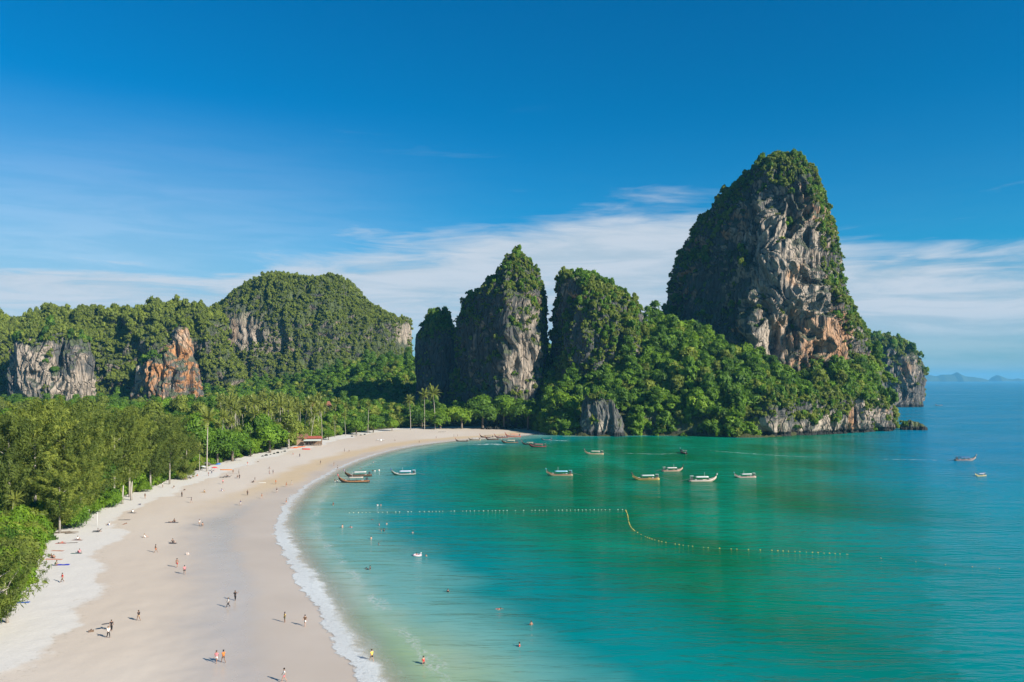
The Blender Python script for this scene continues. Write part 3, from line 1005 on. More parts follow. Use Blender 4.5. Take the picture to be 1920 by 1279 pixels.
LEAF = leaf_material("leaf_broad", (0.052, 0.125, 0.009), (0.185, 0.310, 0.022), (0.040, 0.085, 0.013), 0.4)
LEAF_BRIGHT = leaf_material("leaf_bright", (0.095, 0.19, 0.010), (0.235, 0.34, 0.024), (0.11, 0.19, 0.014), 0.4)
LEAF_OLIVE = leaf_material("leaf_casuarina", (0.066, 0.108, 0.016), (0.28, 0.315, 0.052), (0.082, 0.110, 0.022), 0.4)
LEAF_PALM = leaf_material("leaf_palm", (0.115, 0.160, 0.024), (0.275, 0.285, 0.055), (0.18, 0.185, 0.045), 0.3, 0.45)
LEAF_SCRUB = leaf_material("leaf_scrub", (0.100, 0.145, 0.016), (0.275, 0.315, 0.046), (0.145, 0.165, 0.038), 0.4)
BARK = bark_material("bark", (0.10, 0.075, 0.055), (0.24, 0.20, 0.16))
BARK_PALE = bark_material("bark_pale", (0.22, 0.19, 0.16), (0.42, 0.38, 0.33))


def cards(c, size, up=0.5, aspect=1.0, dirs=None, tint=None, g=None, droop=0.0):
    """leaf sprays: small quads at points c, facing mostly outward/upward"""
    g = g or rng
    n = len(c)
    nrm = g.normal(size=(n, 3))
    if dirs is not None:
        nrm = nrm * 0.55 + dirs
    nrm[:, 2] += up
    nrm /= np.linalg.norm(nrm, axis=1, keepdims=True) + 1e-9
    a = g.normal(size=(n, 3))
    a[:, 2] -= droop
    a -= nrm * (a * nrm).sum(1, keepdims=True)
    a /= np.linalg.norm(a, axis=1, keepdims=True) + 1e-9
    b = np.cross(nrm, a)
    s = (np.asarray(size) * g.uniform(0.6, 1.3, n))[:, None]
    a = a * s * aspect
    b = b * s / max(aspect, 1e-6) ** 0.5
    # a leaf-shaped diamond, bent along the middle
    v = np.stack([c - a, c + b * 0.6 - nrm * s * 0.12, c + a, c - b * 0.6 - nrm * s * 0.12], 1).reshape(-1, 3)
    f = np.arange(n * 4).reshape(n, 4)
    t = g.uniform(0, 1, n) if tint is None else np.clip(tint + g.normal(size=n) * 0.22, 0, 1)
    return v, f, t


def shell_points(n, lobes, g, inner=0.25):
    """points spread over a cluster of uneven lobes; also outward directions and the lobe number"""
    L = np.array(lobes, float)
    w_ = L[:, 3] ** 2
    k = g.choice(len(L), n, p=w_ / w_.sum())
    d = g.normal(size=(n, 3))
    d /= np.linalg.norm(d, axis=1, keepdims=True)
    d[:, 2] = np.where(d[:, 2] < -0.35, -d[:, 2] * 0.8, d[:, 2])
    r = L[k, 3] * np.where(g.uniform(size=n) < inner, g.uniform(0.35, 0.85, n), g.uniform(0.82, 1.10, n))
    c = L[k, :3] + d * r[:, None] * np.array([1, 1, 0.78])
    return c, d, k


def broad_crown(seed, R, Hc, n, size, lobes=9, mat_=None, name="crown", flat=1.0):
    """a crown of uneven, partly hanging masses of leaves"""
    g = np.random.default_rng(seed)
    lb = []
    for i in range(lobes):
        a = i * 2.399 + g.uniform(-0.7, 0.7)
        q = g.uniform(0.25, 1.0) ** 0.8 if i else 0.0
        rr = R * g.uniform(0.20, 0.50) * (1.15 - 0.45 * q)
        lb.append((math.cos(a) * q * R * 0.85, math.sin(a) * q * R * 0.85, Hc * (0.35 + 0.5 * (1 - q) * flat + g.uniform(-0.25, 0.22)), rr))
    c, d, k = shell_points(n, lb, g)
    # ragged outline: some sprays stand out, some hang
    c = c + d * (g.uniform(size=n) ** 3)[:, None] * R * 0.16
    c[:, 2] -= (g.uniform(size=n) < 0.18) * g.uniform(0, 0.30, n) * Hc
    lt = g.uniform(0.1, 0.9, lobes)
    v, f, t = cards(c, size * g.uniform(0.6, 1.35, n), 0.30, 1.25, d * 1.5, lt[k] + 0.12 * d[:, 2], g)
    return new_mesh(name, v, f, [mat_ or LEAF], False, {'tint': ('FACE', t)})


def tube(path, radii, n=7):
    """a bent tapering tube: list of vertices and faces"""
    P = np.asarray(path, float)
    T = np.gradient(P, axis=0)
    T /= np.linalg.norm(T, axis=1, keepdims=True) + 1e-9
    ref = np.array([0.31, 0.95, 0.02])
    A = np.cross(T, ref)
    A /= np.linalg.norm(A, axis=1, keepdims=True) + 1e-9
    B = np.cross(T, A)
    th = np.linspace(0, 2 * math.pi, n, endpoint=False)
    V = P[:, None] + (A[:, None] * np.cos(th)[None, :, None] + B[:, None] * np.sin(th)[None, :, None]) * np.asarray(radii, float)[:, None, None]
    m = len(P)
    idx = np.arange(m * n).reshape(m, n)
    j = np.roll(idx, -1, 1)
    f = [tuple(map(int, q)) for q in np.stack([idx[:-1], j[:-1], j[1:], idx[1:]], -1).reshape(-1, 4)]
    f.append(tuple(int(q) for q in idx[0][::-1]))
    f.append(tuple(int(q) for q in idx[-1]))
    return V.reshape(-1, 3), f


def merge(parts):
    V, Fs, o = [], [], 0
    for v, f in parts:
        V.append(np.asarray(v, float))
        Fs += [tuple(i + o for i in q) for q in f]
        o += len(v)
    return np.vstack(V), Fs


def trunk_mesh(seed, h, r, bark, limbs=4, lean=0.06, spread=0.3):
    g = random.Random(seed)
    lx, ly = g.uniform(-lean, lean) * h, g.uniform(-lean, lean) * h
    main = [(lx * t * t, ly * t * t, h * t - 0.6 * (t == 0)) for t in (0, 0.25, 0.5, 0.75, 1)]
    parts = [tube(main, [r * 1.3, r, r * 0.8, r * 0.55, r * 0.2])]
    for i in range(limbs):
        t = g.uniform(0.4, 0.8)
        a = g.uniform(0, 6.28)
        b = (lx * t * t, ly * t * t, h * t)
        L = h * spread * g.uniform(0.7, 1.2)
        parts.append(tube([b, (b[0] + math.cos(a) * L * 0.5, b[1] + math.sin(a) * L * 0.5, b[2] + L * 0.45), (b[0] + math.cos(a) * L, b[1] + math.sin(a) * L, b[2] + L * 0.75)],
                          [r * 0.5, r * 0.35, r * 0.1], 5))
    v, f = merge(parts)
    return new_mesh("trunk", v, f, [bark], True)


def casuarina_crown(seed, h, R, n_br=64, m=30, spread=1.0):
    """feathery ascending plumes of needle sprays, each branch a plume of its own"""
    g = np.random.default_rng(seed)
    C, D, T = [], [], []
    for i in range(n_br):
        t = g.uniform(0.10, 1.0) ** 0.85
        a = i * 2.399 + g.uniform(-0.6, 0.6)
        L = R * (math.sin(min(1, (1.10 - t) * 1.9) * math.pi / 2) ** 0.8) * g.choice([0.45, 0.7, 0.95, 1.2, 1.4]) + 0.6
        base = np.array([0, 0, h * (0.03 + 0.87 * t)])
        out = np.array([math.cos(a), math.sin(a), 0.0])
        tone = g.uniform(0.05, 0.95)
        up = g.uniform(0.35, 0.85)
        for q in np.linspace(0.3, 1.0, 8):
            c = base + out * L * q + np.array([0, 0, L * up * q * q + 0.15 * L * q])
            rad = (0.18 + 0.48 * math.sin(math.pi * min(1, 0.15 + 0.8 * q))) * spread
            k = int(m * (0.6 + 0.8 * q))
            p = g.normal(size=(k, 3)) * rad * np.array([0.9, 0.9, 0.7])
            C.append(c + p)
            D.append(p / (np.linalg.norm(p, axis=1, keepdims=True) + 1e-6) * 1.3 + out[None] * 0.3)
            T.append(np.full(k, tone + 0.25 * (q - 0.6)))
    c, d, t = np.vstack(C), np.vstack(D), np.concatenate(T)
    v, f, t = cards(c, 0.17, 0.45, 2.4, d, t, g, droop=0.8)
    return new_mesh("crown", v, f, [LEAF_OLIVE], False, {'tint': ('FACE', t)})


def frond_mesh(seed, L=4.6, droop=1.0):
    """one coconut leaf: an arching rib with two rows of hanging leaflets"""
    g = np.random.default_rng(seed)
    n = 19
    q = np.linspace(0, 1, n)
    X = L * q * (1 - 0.12 * q * droop)
    Z = L * (0.42 * q - 0.62 * droop * q * q)
    V, Fc, Tn = [], [], []
    for i in range(n - 1):
        w_ = 0.85 * math.sin(math.pi * min(0.97, 0.12 + 0.86 * q[i])) ** 0.7
        for sgn in (-1, 1):
            dx = 0.55
            p0 = np.array([X[i], 0, Z[i]])
            p1 = np.array([X[i] + (X[i + 1] - X[i]) * 0.62, 0, Z[i] + (Z[i + 1] - Z[i]) * 0.62])
            hang = g.uniform(0.25, 0.75)
            t1 = p1 + np.array([dx, sgn * w_, -w_ * hang])
            t0 = p0 + np.array([dx * 0.7, sgn * w_ * 0.9, -w_ * hang])
            k = len(V)
            V += [p0, p1, t1, t0]
            Fc.append((k, k + 1, k + 2, k + 3))
            Tn.append(g.uniform(0.2, 0.9))
    rv, rf = tube([(0, 0, 0), (X[6], 0, Z[6]), (X[12], 0, Z[12]), (X[-1], 0, Z[-1])], [0.07, 0.05, 0.035, 0.01], 4)
    k = len(V)
    V = np.vstack([np.array(V), rv])
    Fc += [tuple(a + k for a in q_) for q_ in rf]
    Tn += [1.0] * len(rf)
    return V, Fc, Tn


FRONDS = []
for i, dr in enumerate((0.35, 0.8, 1.15, 1.5)):
    v, f, t = frond_mesh(40 + i, 4.7, dr)
    FRONDS.append((v, f, t, new_mesh("frond", v, f, [LEAF_PALM], False, {'tint': ('FACE', t)})))


def frond_poses(seed, n=19):
    g = random.Random(seed)
    out = []
    for i in range(n):
        a = i * 2.399 + g.uniform(-0.25, 0.25)
        age = i / (n - 1)
        k = min(3, int(age * 3.2 + g.uniform(0, 0.8)))
        pitch = math.radians(62 - 88 * age + g.uniform(-8, 8))
        out.append((k, a, pitch, g.uniform(0.85, 1.12)))
    return out


def palm_crown(seed):
    V, Fc, T, o = [], [], [], 0
    for k, a, pitch, s_ in frond_poses(seed):
        M = Matrix.Rotation(a, 3, 'Z') @ Matrix.Rotation(-pitch, 3, 'Y')
        v, f, t, _ = FRONDS[k]
        vv_ = (v * s_) @ np.array(M).T
        V.append(vv_)
        Fc += [tuple(i + o for i in q) for q in f]
        T += t
        o += len(v)
    return new_mesh("crown", np.vstack(V), Fc, [LEAF_PALM], False, {'tint': ('FACE', T)})


def palm_trunk(seed, h, lean):
    g = random.Random(seed)
    a = g.uniform(0, 6.28)
    P = [(math.cos(a) * lean * (t ** 1.8), math.sin(a) * lean * (t ** 1.8), h * t - (0.5 if t == 0 else 0)) for t in (0, 0.12, 0.3, 0.5, 0.75, 1)]
    v, f = tube(P, [0.30, 0.20, 0.17, 0.15, 0.13, 0.12], 7)
    return new_mesh("trunk", v, f, [BARK_PALE], True), P[-1]


# prototypes for masses of growth (kept outside the scene, instanced by the growth objects)
def proto_collection(name, meshes):
    c = bpy.data.collections.new(name)
    for i, me in enumerate(meshes):
        c.objects.link(bpy.data.objects.new("%s_%d" % (name, i), me))
    return c


TREE_PROTO = proto_collection("wood_crowns", [broad_crown(100 + i, 5.0, 5.5, 1700, 0.55, 11, LEAF) for i in range(3)] + [broad_crown(104, 4.0, 10.0, 1800, 0.5, 13, LEAF, flat=1.6), broad_crown(105, 6.4, 3.6, 1700, 0.5, 12, LEAF, flat=0.6)]
                              + [broad_crown(110 + i, 4.6, 6.0, 1600, 0.52, 10, LEAF_BRIGHT) for i in range(2)] + [broad_crown(115, 4.2, 8.0, 1500, 0.5, 10, LEAF_SCRUB), broad_crown(116, 5.4, 4.2, 1200, 0.5, 7, LEAF_SCRUB, flat=0.7)])
NEAR_PROTO = proto_collection("leafy_clumps", [broad_crown(130 + i, 2.6, 2.8, 1500, 0.27, 8, (LEAF, LEAF_BRIGHT, LEAF_SCRUB, LEAF)[i]) for i in range(4)])
SCRUB_PROTO = proto_collection("scrub_clumps", [broad_crown(120 + i, 2.6, 2.6, 420, 0.55, 6, LEAF_SCRUB) for i in range(4)] + [broad_crown(126 + i, 2.6, 3.2, 420, 0.55, 6, LEAF) for i in range(3)])


def growth(name, pts, scl, coll, n_kinds, label=None, parent=None, nrm=None, kinds=None):
    """a mass of growth: one object whose crowns are set out by geometry nodes"""
    n = len(pts)
    me = bpy.data.meshes.new(name)
    me.vertices.add(n)
    me.vertices.foreach_set('co', np.asarray(pts, np.float32).ravel())
    rot = np.zeros((n, 3), np.float32)
    rot[:, 2] = rng.uniform(0, 6.283, n)
    rot[:, 0] = rng.normal(0, 0.10, n)
    rot[:, 1] = rng.normal(0, 0.10, n)
    sc3 = np.asarray(scl, np.float32)[:, None] * np.stack([np.ones(n), np.ones(n), (rng.uniform(0.6, 1.8, n) if name == 'scrub' else rng.uniform(0.75, 1.3, n))], 1).astype(np.float32)
    for nm, typ, dat, key in (('rot', 'FLOAT_VECTOR', rot, 'vector'), ('scl', 'FLOAT_VECTOR', sc3, 'vector')):
        a = me.attributes.new(nm, typ, 'POINT')
        a.data.foreach_set(key, np.ascontiguousarray(dat, np.float32).ravel())
    a = me.attributes.new('idx', 'INT', 'POINT')
    a.data.foreach_set('value', (rng.integers(0, n_kinds, n) if kinds is None else kinds).astype(np.int32))
    me.update()
    o = obj(name, me, parent)
    ng = bpy.data.node_groups.new(name, 'GeometryNodeTree')
    ng.interface.new_socket('Geometry', in_out='INPUT', socket_type='NodeSocketGeometry')
    ng.interface.new_socket('Geometry', in_out='OUTPUT', socket_type='NodeSocketGeometry')
    gi, go = nd(ng, 'NodeGroupInput'), nd(ng, 'NodeGroupOutput')
    ci = nd(ng, 'GeometryNodeCollectionInfo')
    ci.inputs[0].default_value = coll
    ci.inputs[1].default_value = True
    ci.inputs[2].default_value = True
    ip = nd(ng, 'GeometryNodeInstanceOnPoints')
    ip.inputs['Pick Instance'].default_value = True

    def na(nm, typ):
        q = nd(ng, 'GeometryNodeInputNamedAttribute', data_type=typ)
        q.inputs[0].default_value = nm
        return q.outputs[0]
    ng.links.new(gi.outputs[0], ip.inputs['Points'])
    ng.links.new(ci.outputs[0], ip.inputs['Instance'])
    ng.links.new(na('idx', 'INT'), ip.inputs['Instance Index'])
    ng.links.new(na('rot', 'FLOAT_VECTOR'), ip.inputs['Rotation'])
    ng.links.new(na('scl', 'FLOAT_VECTOR'), ip.inputs['Scale'])
    ng.links.new(ip.outputs[0], go.inputs[0])
    md = o.modifiers.new("growth", 'NODES')
    md.node_group = ng
    props(o, label, kind='stuff')
    return o


# ---- scrub and trees on the limestone hills
def cover_A(px, py, nz, n):
    c = 0.03 + sstep(352, 308, py) * 1.0                                   # bushy cap
    edge = np.interp(py, [330, 400, 500, 560, 620, 690], [1512, 1526, 1543, 1556, 1582, 1592])
    c = c + sstep(edge - 8, edge + 10, px) * 0.85              # green right shoulder
    left = np.interp(py, [300, 350, 410, 490, 560, 640], [1425, 1385, 1326, 1276, 1253, 1240])
    c = c + sstep(left + 48, left + 6, px) * 0.6
    c = c + sstep(0.45, 0.7, nz) * 0.40 + sstep(690, 720, py) * 0.7
    c = c - ((px > 1395) & (px < edge - 6) & (py > 365) & (py < 690)) * 0.30
    return c


def cover_B(px, py, nz, n):
    lit = (px > 946)
    c = np.where(lit, 0.62 * sstep(640, 575, py) + 0.06, 0.20)
    c = c + sstep(500, 478, py) * 0.6 + sstep(1003, 1020, px) * 0.7 + sstep(0.35, 0.6, nz) * 0.4
    left = np.interp(py, [470, 515, 540, 560, 600, 680], [962, 928, 897, 871, 858, 853])
    return c + (px < left + 10) * 0.7


def cover_C(px, py, nz, n):
    c = np.where(px > 1092, 1.2, 0.6) + sstep(535, 518, py) * 0.6 + sstep(0.3, 0.6, nz) * 0.4
    return c - 0.4 * ((px > 1060) & (px < 1090) & (py < 560))


def cover_D(px, py, nz, n):
    return 0.14 + sstep(640, 618, py) * 1.0 + (px > 822) * (py < 640) * 0.5


def cover_E(px, py, nz, n):
    c = 1.25 + 0 * px
    c = c - 0.75 * 2.3 * np.exp(-(((px - 455) / 46) ** 2 + ((py - 622) / 40) ** 2) * 0.9)
    c = c - 1.3 * np.exp(-(((px - 758) / 16) ** 2 + ((py - 628) / 22) ** 2))
    c = c - 0.40 * np.exp(-(((px - 715) / 26) ** 2 + ((py - 642) / 6) ** 2))
    c = c + 0.4 * sstep(640, 665, py) * (px < 735)
    return c


def cover_F(px, py, nz, n):
    return 1.0 + 0 * px


def cover_G(px, py, nz, n):
    return 0.02 + sstep(640, 618, py) * 0.25 + sstep(0.5, 0.8, nz) * 0.3


def cover_H(px, py, nz, n):
    return 0.05 + sstep(655, 625, py + (px - 100) * 0.05) * 0.9 + 0.30 * np.exp(-((px - 92) / 10) ** 2)


def cover_R(px, py, nz, n):
    return 0.55 + sstep(680, 650, py) * 0.8 + (px < 1650) * 0.5 - 0.3 * ((py > 665) & (px > 1655))


def cover_rock(px, py, nz, n):
    return 0.06 + 0.8 * sstep(758, 746, py) + 0.45 * (px > 1150) * (py < 770) + 0.7 * (np.abs(px - 1115) < 10) * (np.abs(py - 800) < 16)


def cover_cliff(px, py, nz, n):
    return 0.16 + sstep(778, 758, py) * 0.5 + sstep(0.25, 0.6, nz) * 0.8 - 0.5 * (py > 796)


def cover_islet(px, py, nz, n):
    return 0.8 * (py < 800) * (px < 1722)


def scrub_on(key, cover, spacing, s0, s1, label, proto=None, nk=7, seed=1, clump=0.35):
    K = KARST[key]
    P, N, PX, PY = K['P'], K['N'], K['PX'], K['PY']
    g = np.random.default_rng(seed)
    ok = (N[..., 1] < 0.55) & (P[..., 2] > 1.5)
    p, n_, px, py = P[ok], N[ok], PX[ok], PY[ok]
    # area of each grid cell, to draw points evenly
    du = np.linalg.norm(np.roll(P, -1, 1) - P, axis=-1)
    dz = np.linalg.norm(np.gradient(P, axis=0), axis=-1)
    area = (du * dz)[ok]
    ns = fbm(p, 0.045, 3, 0.5, 9) + 0.5 * fbm(p, 0.16, 2, 0.5, 4)
    c = np.clip(cover(px, py, n_[:, 2], ns), 0, 1.3)
    prob = np.clip((c + ns * clump * 2.2 * np.minimum(1, c * 3)) - 0.15, 0, 1)
    prob = np.where(c < 0.03, 0, prob)
    # never where the slope hangs over
    prob = prob * sstep(-0.55, -0.1, n_[:, 2])
    w_ = prob * area
    m = int(w_.sum() / spacing ** 2)
    pick = g.choice(len(p), m, p=w_ / w_.sum())
    size = (s0 * 0.6 + (s1 * 1.35 - s0 * 0.6) * g.uniform(size=m) ** 1.8) * (0.75 + 0.5 * np.clip(n_[pick, 2], 0, 1))
    q = p[pick] + g.normal(size=(m, 3)) * 0.4 - n_[pick] * 0.3
    kinds = g.choice(np.array([0, 1, 2, 3]) if key in 'EF' else np.arange(7), m)
    o = growth("scrub", q - np.array(K['obj'].location), size, proto or SCRUB_PROTO, nk, parent=K['obj'], kinds=kinds)
    return o


scrub_on('A', cover_A, 2.0, 0.40, 0.90, "", seed=1)
scrub_on('B', cover_B, 1.8, 0.32, 0.75, "", seed=2)
scrub_on('C', cover_C, 2.2, 0.42, 1.05, "", seed=3)
scrub_on('D', cover_D, 2.2, 0.5, 1.1, "", seed=4)
scrub_on('E', cover_E, 2.4, 0.38, 0.95, "", seed=5)
scrub_on('F', cover_F, 3.0, 0.65, 1.5, "", seed=6)
scrub_on('G', cover_G, 3.4, 0.6, 1.2, "", seed=7)
scrub_on('H', cover_H, 3.6, 0.8, 1.6, "", seed=8)
scrub_on('R', cover_R, 4.4, 1.0, 1.9, "", seed=9)
scrub_on('boulder', cover_rock, 2.2, 0.45, 0.95, "", seed=10)
scrub_on('cliff', cover_cliff, 2.2, 0.5, 1.2, "", seed=12)
scrub_on('islet', cover_islet, 2.0, 0.35, 0.7, "", seed=11)
print("t scrub", round(__import__('time').perf_counter(), 1))


# ---- wooded slope under the cliffs, and the wood behind the beach
def clear_of_hills(x, y, pad=4.0, keys=('A', 'B', 'C', 'D', 'E', 'F', 'G', 'H')):
    ok = np.ones(len(x), bool)
    for k in keys:
        K = KARST[k]
        row = K['P'][max(2, int(K['P'].shape[0] * 0.12))]
        cx0, cy0 = row[:, 0].mean(), row[:, 1].mean()
        ring = [((a - cx0) * 0.94 + cx0, (b - cy0) * 0.94 + cy0) for a, b in row[::6, :2]]
        ok &= ~inside(ring, x, y)
    return ok


g = np.random.default_rng(21)
n = 60000
ys = g.uniform(500, 1000, n)
xs = g.uniform(-0.72, 0.50, n) * ys
t = tree_d(xs, ys)
zz = land_at(xs, ys)
pxs = CX + F * xs / ys
slope = (pxs > 985) & (ys < 780)
bare = fbm(np.stack([xs, ys, zz], 1), 0.035, 3, 0.5, 2)
# rock shows through at the foot of the headland and in a few outcrops
rocky = (pxs > 1380) & (t < np.interp(pxs, [1380, 1480, 1680], [5, 8, 13])) & (bare < 0.16)
rocky |= (pxs > 1500) & (t < 24) & (bare < -0.05)
rocky |= ((pxs - 1512) ** 2 / 100 + (zz - 20) ** 2 / 16 < 1) | ((pxs - 1420) ** 2 / 60 + (zz - 26) ** 2 / 12 < 1)
keep = slope & ~((np.abs(pxs - 1128) < 50) & (ys < 556)) & (t > np.where(pxs < 1385, 0.2, 1.5)) & ~rocky & clear_of_hills(xs, ys) & (g.uniform(size=n) < 0.62)
pts = np.stack([xs, ys, zz - 0.8], 1)[keep]
tk = t[keep]
sz = 0.5 + 1.0 * g.uniform(size=len(pts)) ** 1.6 + 0.75 * (g.uniform(size=len(pts)) < 0.10)
pts[:, 2] += np.where(sz > 1.45, 2.5, 0.0)
sz = sz * np.where(pxs[keep] < 1385, np.interp(tk, [0, 10, 30], [0.85, 0.95, 1.0]), np.interp(tk, [0, 10, 30], [0.55, 0.8, 1.0]))
props(growth("hillside_forest", pts, sz, TREE_PROTO, 9), "dense green jungle clothing the slope under the tallest tower", "forest")

keep = ~slope & (t > 3) & (ys > 520) & clear_of_hills(xs, ys) & (g.uniform(size=n) < 0.36)
pts = np.stack([xs, ys, zz + 2.0], 1)[keep]
sz = g.uniform(0.7, 1.45, len(pts))
props(growth("far_woodland", pts, sz, TREE_PROTO, 9), "wood of mixed trees filling the flat between beach and hills", "forest")

# ------------------------------------------------------------------ trees one can tell apart
def copy_tree(o, parent=None):
    c = o.copy()
    col.objects.link(c)
    if parent is not None:
        c.parent = parent
    for ch in [q for q in KIDS.get(o.name, [])]:
        copy_tree(ch, c)
    return c


KIDS = {}


def kid(name, me, parent, loc=None, rot=None):
    o = obj(name, me, parent, loc, rot)
    KIDS.setdefault(parent.name, []).append(o)
    return o


CAS = [(casuarina_crown(200 + i, 24.0, 5.2, 64, 40), trunk_mesh(210 + i, 21.0, 0.26, BARK_PALE, 5, 0.03, 0.14)) for i in range(4)]
CAS_LOW = [(casuarina_crown(220 + i, 9.0, 5.6, 30, 16, 0.75), trunk_mesh(225 + i, 7.5, 0.25, BARK_PALE, 6, 0.08, 0.4)) for i in range(2)]
BRO = [(broad_crown(230 + i, 5.2, 5.2, 5600, 0.33, 12, LEAF), trunk_mesh(240 + i, 6.5, 0.30, BARK, 5, 0.06, 0.4), 3.2) for i in range(4)]
BRO += [(broad_crown(250 + i, 5.0, 4.6, 5600, 0.33, 12, LEAF_BRIGHT), trunk_mesh(255 + i, 6.0, 0.28, BARK, 5, 0.06, 0.4), 2.6) for i in range(2)]
BRO += [(broad_crown(260 + i, 4.8, 7.0, 5000, 0.30, 13, LEAF_SCRUB), trunk_mesh(265 + i, 8.5, 0.26, BARK_PALE, 5, 0.06, 0.3), 4.0) for i in range(2)]
BUSH = [(broad_crown(290 + i, 5.2, 4.6, 11000, 0.19, 16, (LEAF, LEAF_BRIGHT, LEAF_SCRUB)[i]), trunk_mesh(295 + i, 4.0, 0.18, BARK, 5, 0.1, 0.4), 0.0) for i in range(3)]
PALM = []
for i, (h, le) in enumerate(((17, 1.5), (19, 3.0), (14, 2.2), (21, 1.0))):
    tm, tip = palm_trunk(270 + i, h, le)
    PALM.append((palm_crown(280 + i), tm, tip, h))


def make_tree(kind, variant, x, y, z, s, rz, label, group, cat='tree', sz=1.0):
    r = empty({'casuarina': 'casuarina_tree', 'low': 'casuarina_tree', 'broad': 'broadleaf_tree', 'bush': 'beach_bush'}[kind], (x, y, z), rz, s)
    r.scale = (s, s, s * sz)
    props(r, label, cat, group)
    if kind in ('casuarina', 'low'):
        c, t = (CAS if kind == 'casuarina' else CAS_LOW)[variant]
        kid('crown', c, r)
        kid('trunk', t, r)
    else:
        c, t, hz = BRO[variant] if kind == 'broad' else BUSH[variant]
        kid('crown', c, r, (0, 0, hz * 0.72 if kind == 'broad' else 0.2))
        kid('trunk', t, r)
    return r


def make_palm(variant, x, y, z, s, rz, label, group, fronds=False):
    c, t, tip, h = PALM[variant]
    r = empty('coconut_palm', (x, y, z), rz, s)
    props(r, label, 'palm tree', group)
    kid('trunk', t, r)
    if fronds:
        for k, a, pitch, q in frond_poses(300 + int(x * 7) % 97, 17):
            f = kid('frond', FRONDS[k][3], r, tip)
            f.rotation_euler = (Matrix.Rotation(a, 3, 'Z') @ Matrix.Rotation(-pitch, 3, 'Y')).to_euler()
            f.scale = (q, q, q)
    else:
        kid('crown', c, r, tip)
    return r


TAKEN = []


def ground_point(px, py):
    x, d, z = on_beach(px, py)
    return x, d, float(land_at([x], [d])[0]) if tree_d(np.array([x]), np.array([d]))[0] > 1 else z


def place(kind, px, py, top, label, variant=0, wid=1.0, cat='tree', group=None):
    x, y, z = ground_point(px, py)
    ztop = H - (top - HY) * y / F
    hh = max(3.0, ztop - z)
    if kind == 'palm':
        s = hh / (PALM[variant][3] + 1.6)
        o = make_palm(variant, x, y, z, s, rnd.uniform(0, 6.28), label, group, True)
    else:
        nat = {'casuarina': 25.5, 'low': 10.0, 'broad': 9.2, 'bush': 5.6}[kind]
        s = hh / nat
        w_ = s * wid
        o = make_tree(kind, variant, x, y, z, w_, rnd.uniform(0, 6.28), label, group, cat, s / w_)
    TAKEN.append((x, y, 3.0))
    return o


# casuarinas along the near half of the beach
cg = "casuarinas along the near tree line"
for i, (px, py, top, wd, lab) in enumerate([
        (18, 1000, 762, 1.0, "feathery casuarina at the left edge of the photo, behind the yellowing palm"),
        (66, 985, 742, 1.05, "tall feathery casuarina with a pale straight trunk above the driftwood"),
        (118, 972, 736, 1.0, "tallest olive-green casuarina near the left end of the tree line"),
        (176, 955, 764, 0.95, "casuarina behind the low bright-green beach bush, olive crown"),
        (214, 940, 752, 1.0, "casuarina with a dark gap at its left side, second tall group"),
        (243, 932, 762, 1.0, "casuarina over the twin bare trunks, plumed crown"),
        (282, 918, 782, 1.1, "broad casuarina leaning over the sand beside the twin trunks"),
        (318, 908, 786, 1.1, "casuarina shading the group of resting people"),
        (350, 899, 806, 1.1, "last casuarina before the grey beach parasols, brownish crown")]):
    place('casuarina', px, py, top, lab, i % 4, wd, group=cg)
place('casuarina', 152, 978, 848, "short casuarina with light drooping plumes in front of the taller ones", 1, 1.3, group=cg)
place('casuarina', 112, 1000, 872, "small casuarina low over the driftwood logs", 2, 1.35, group=cg)
place('low', -38, 1196, 1030, "sparse casuarina reaching over the sand at the lower left, above the blue mat", 0, 1.0, group=cg)
place('low', 14, 1168, 1062, "thin casuarina sapling over the blue mat at the lower left", 1, 0.95, group=cg)
place('bush', 22, 1080, 1020, "mixed green shrub at the sand's edge left of the sitting pair", 2, 1.0, 'bush', "bushes at the sand's edge")
place('bush', 62, 1030, 990, "bright yellow-green beach bush in front of the leftmost casuarina trunk", 1, 0.8, 'bush', "bushes at the sand's edge")
place('bush', -10, 1060, 985, "leafy shrub at the left picture edge below the yellowing palm", 0, 0.9, 'bush', "bushes at the sand's edge")
place('bush', 128, 988, 945, "dark green beach bush behind the driftwood logs", 0, 1.0, 'bush', "bushes at the sand's edge")
place('bush', 170, 963, 932, "lime-green round bush beside the pale post at the tree line", 1, 0.8, 'bush', "bushes at the sand's edge")
place('bush', 205, 950, 922, "low green bush between the lime bush and the twin trunks", 0, 0.9, 'bush', "bushes at the sand's edge")
place('bush', 270, 922, 905, "yellowish low bush right of the twin bare trunks", 1, 0.9, 'bush', "bushes at the sand's edge")
place('bush', 345, 898, 872, "dry straw-coloured bush behind the row of resting people", 2, 0.8, 'bush', "bushes at the sand's edge")
place('palm', 18, 1005, 930, "yellowing coconut palm with hanging dead fronds at the left edge", 2, group="palms at the tree line")
bg_ = "broadleaf trees along the middle of the beach"
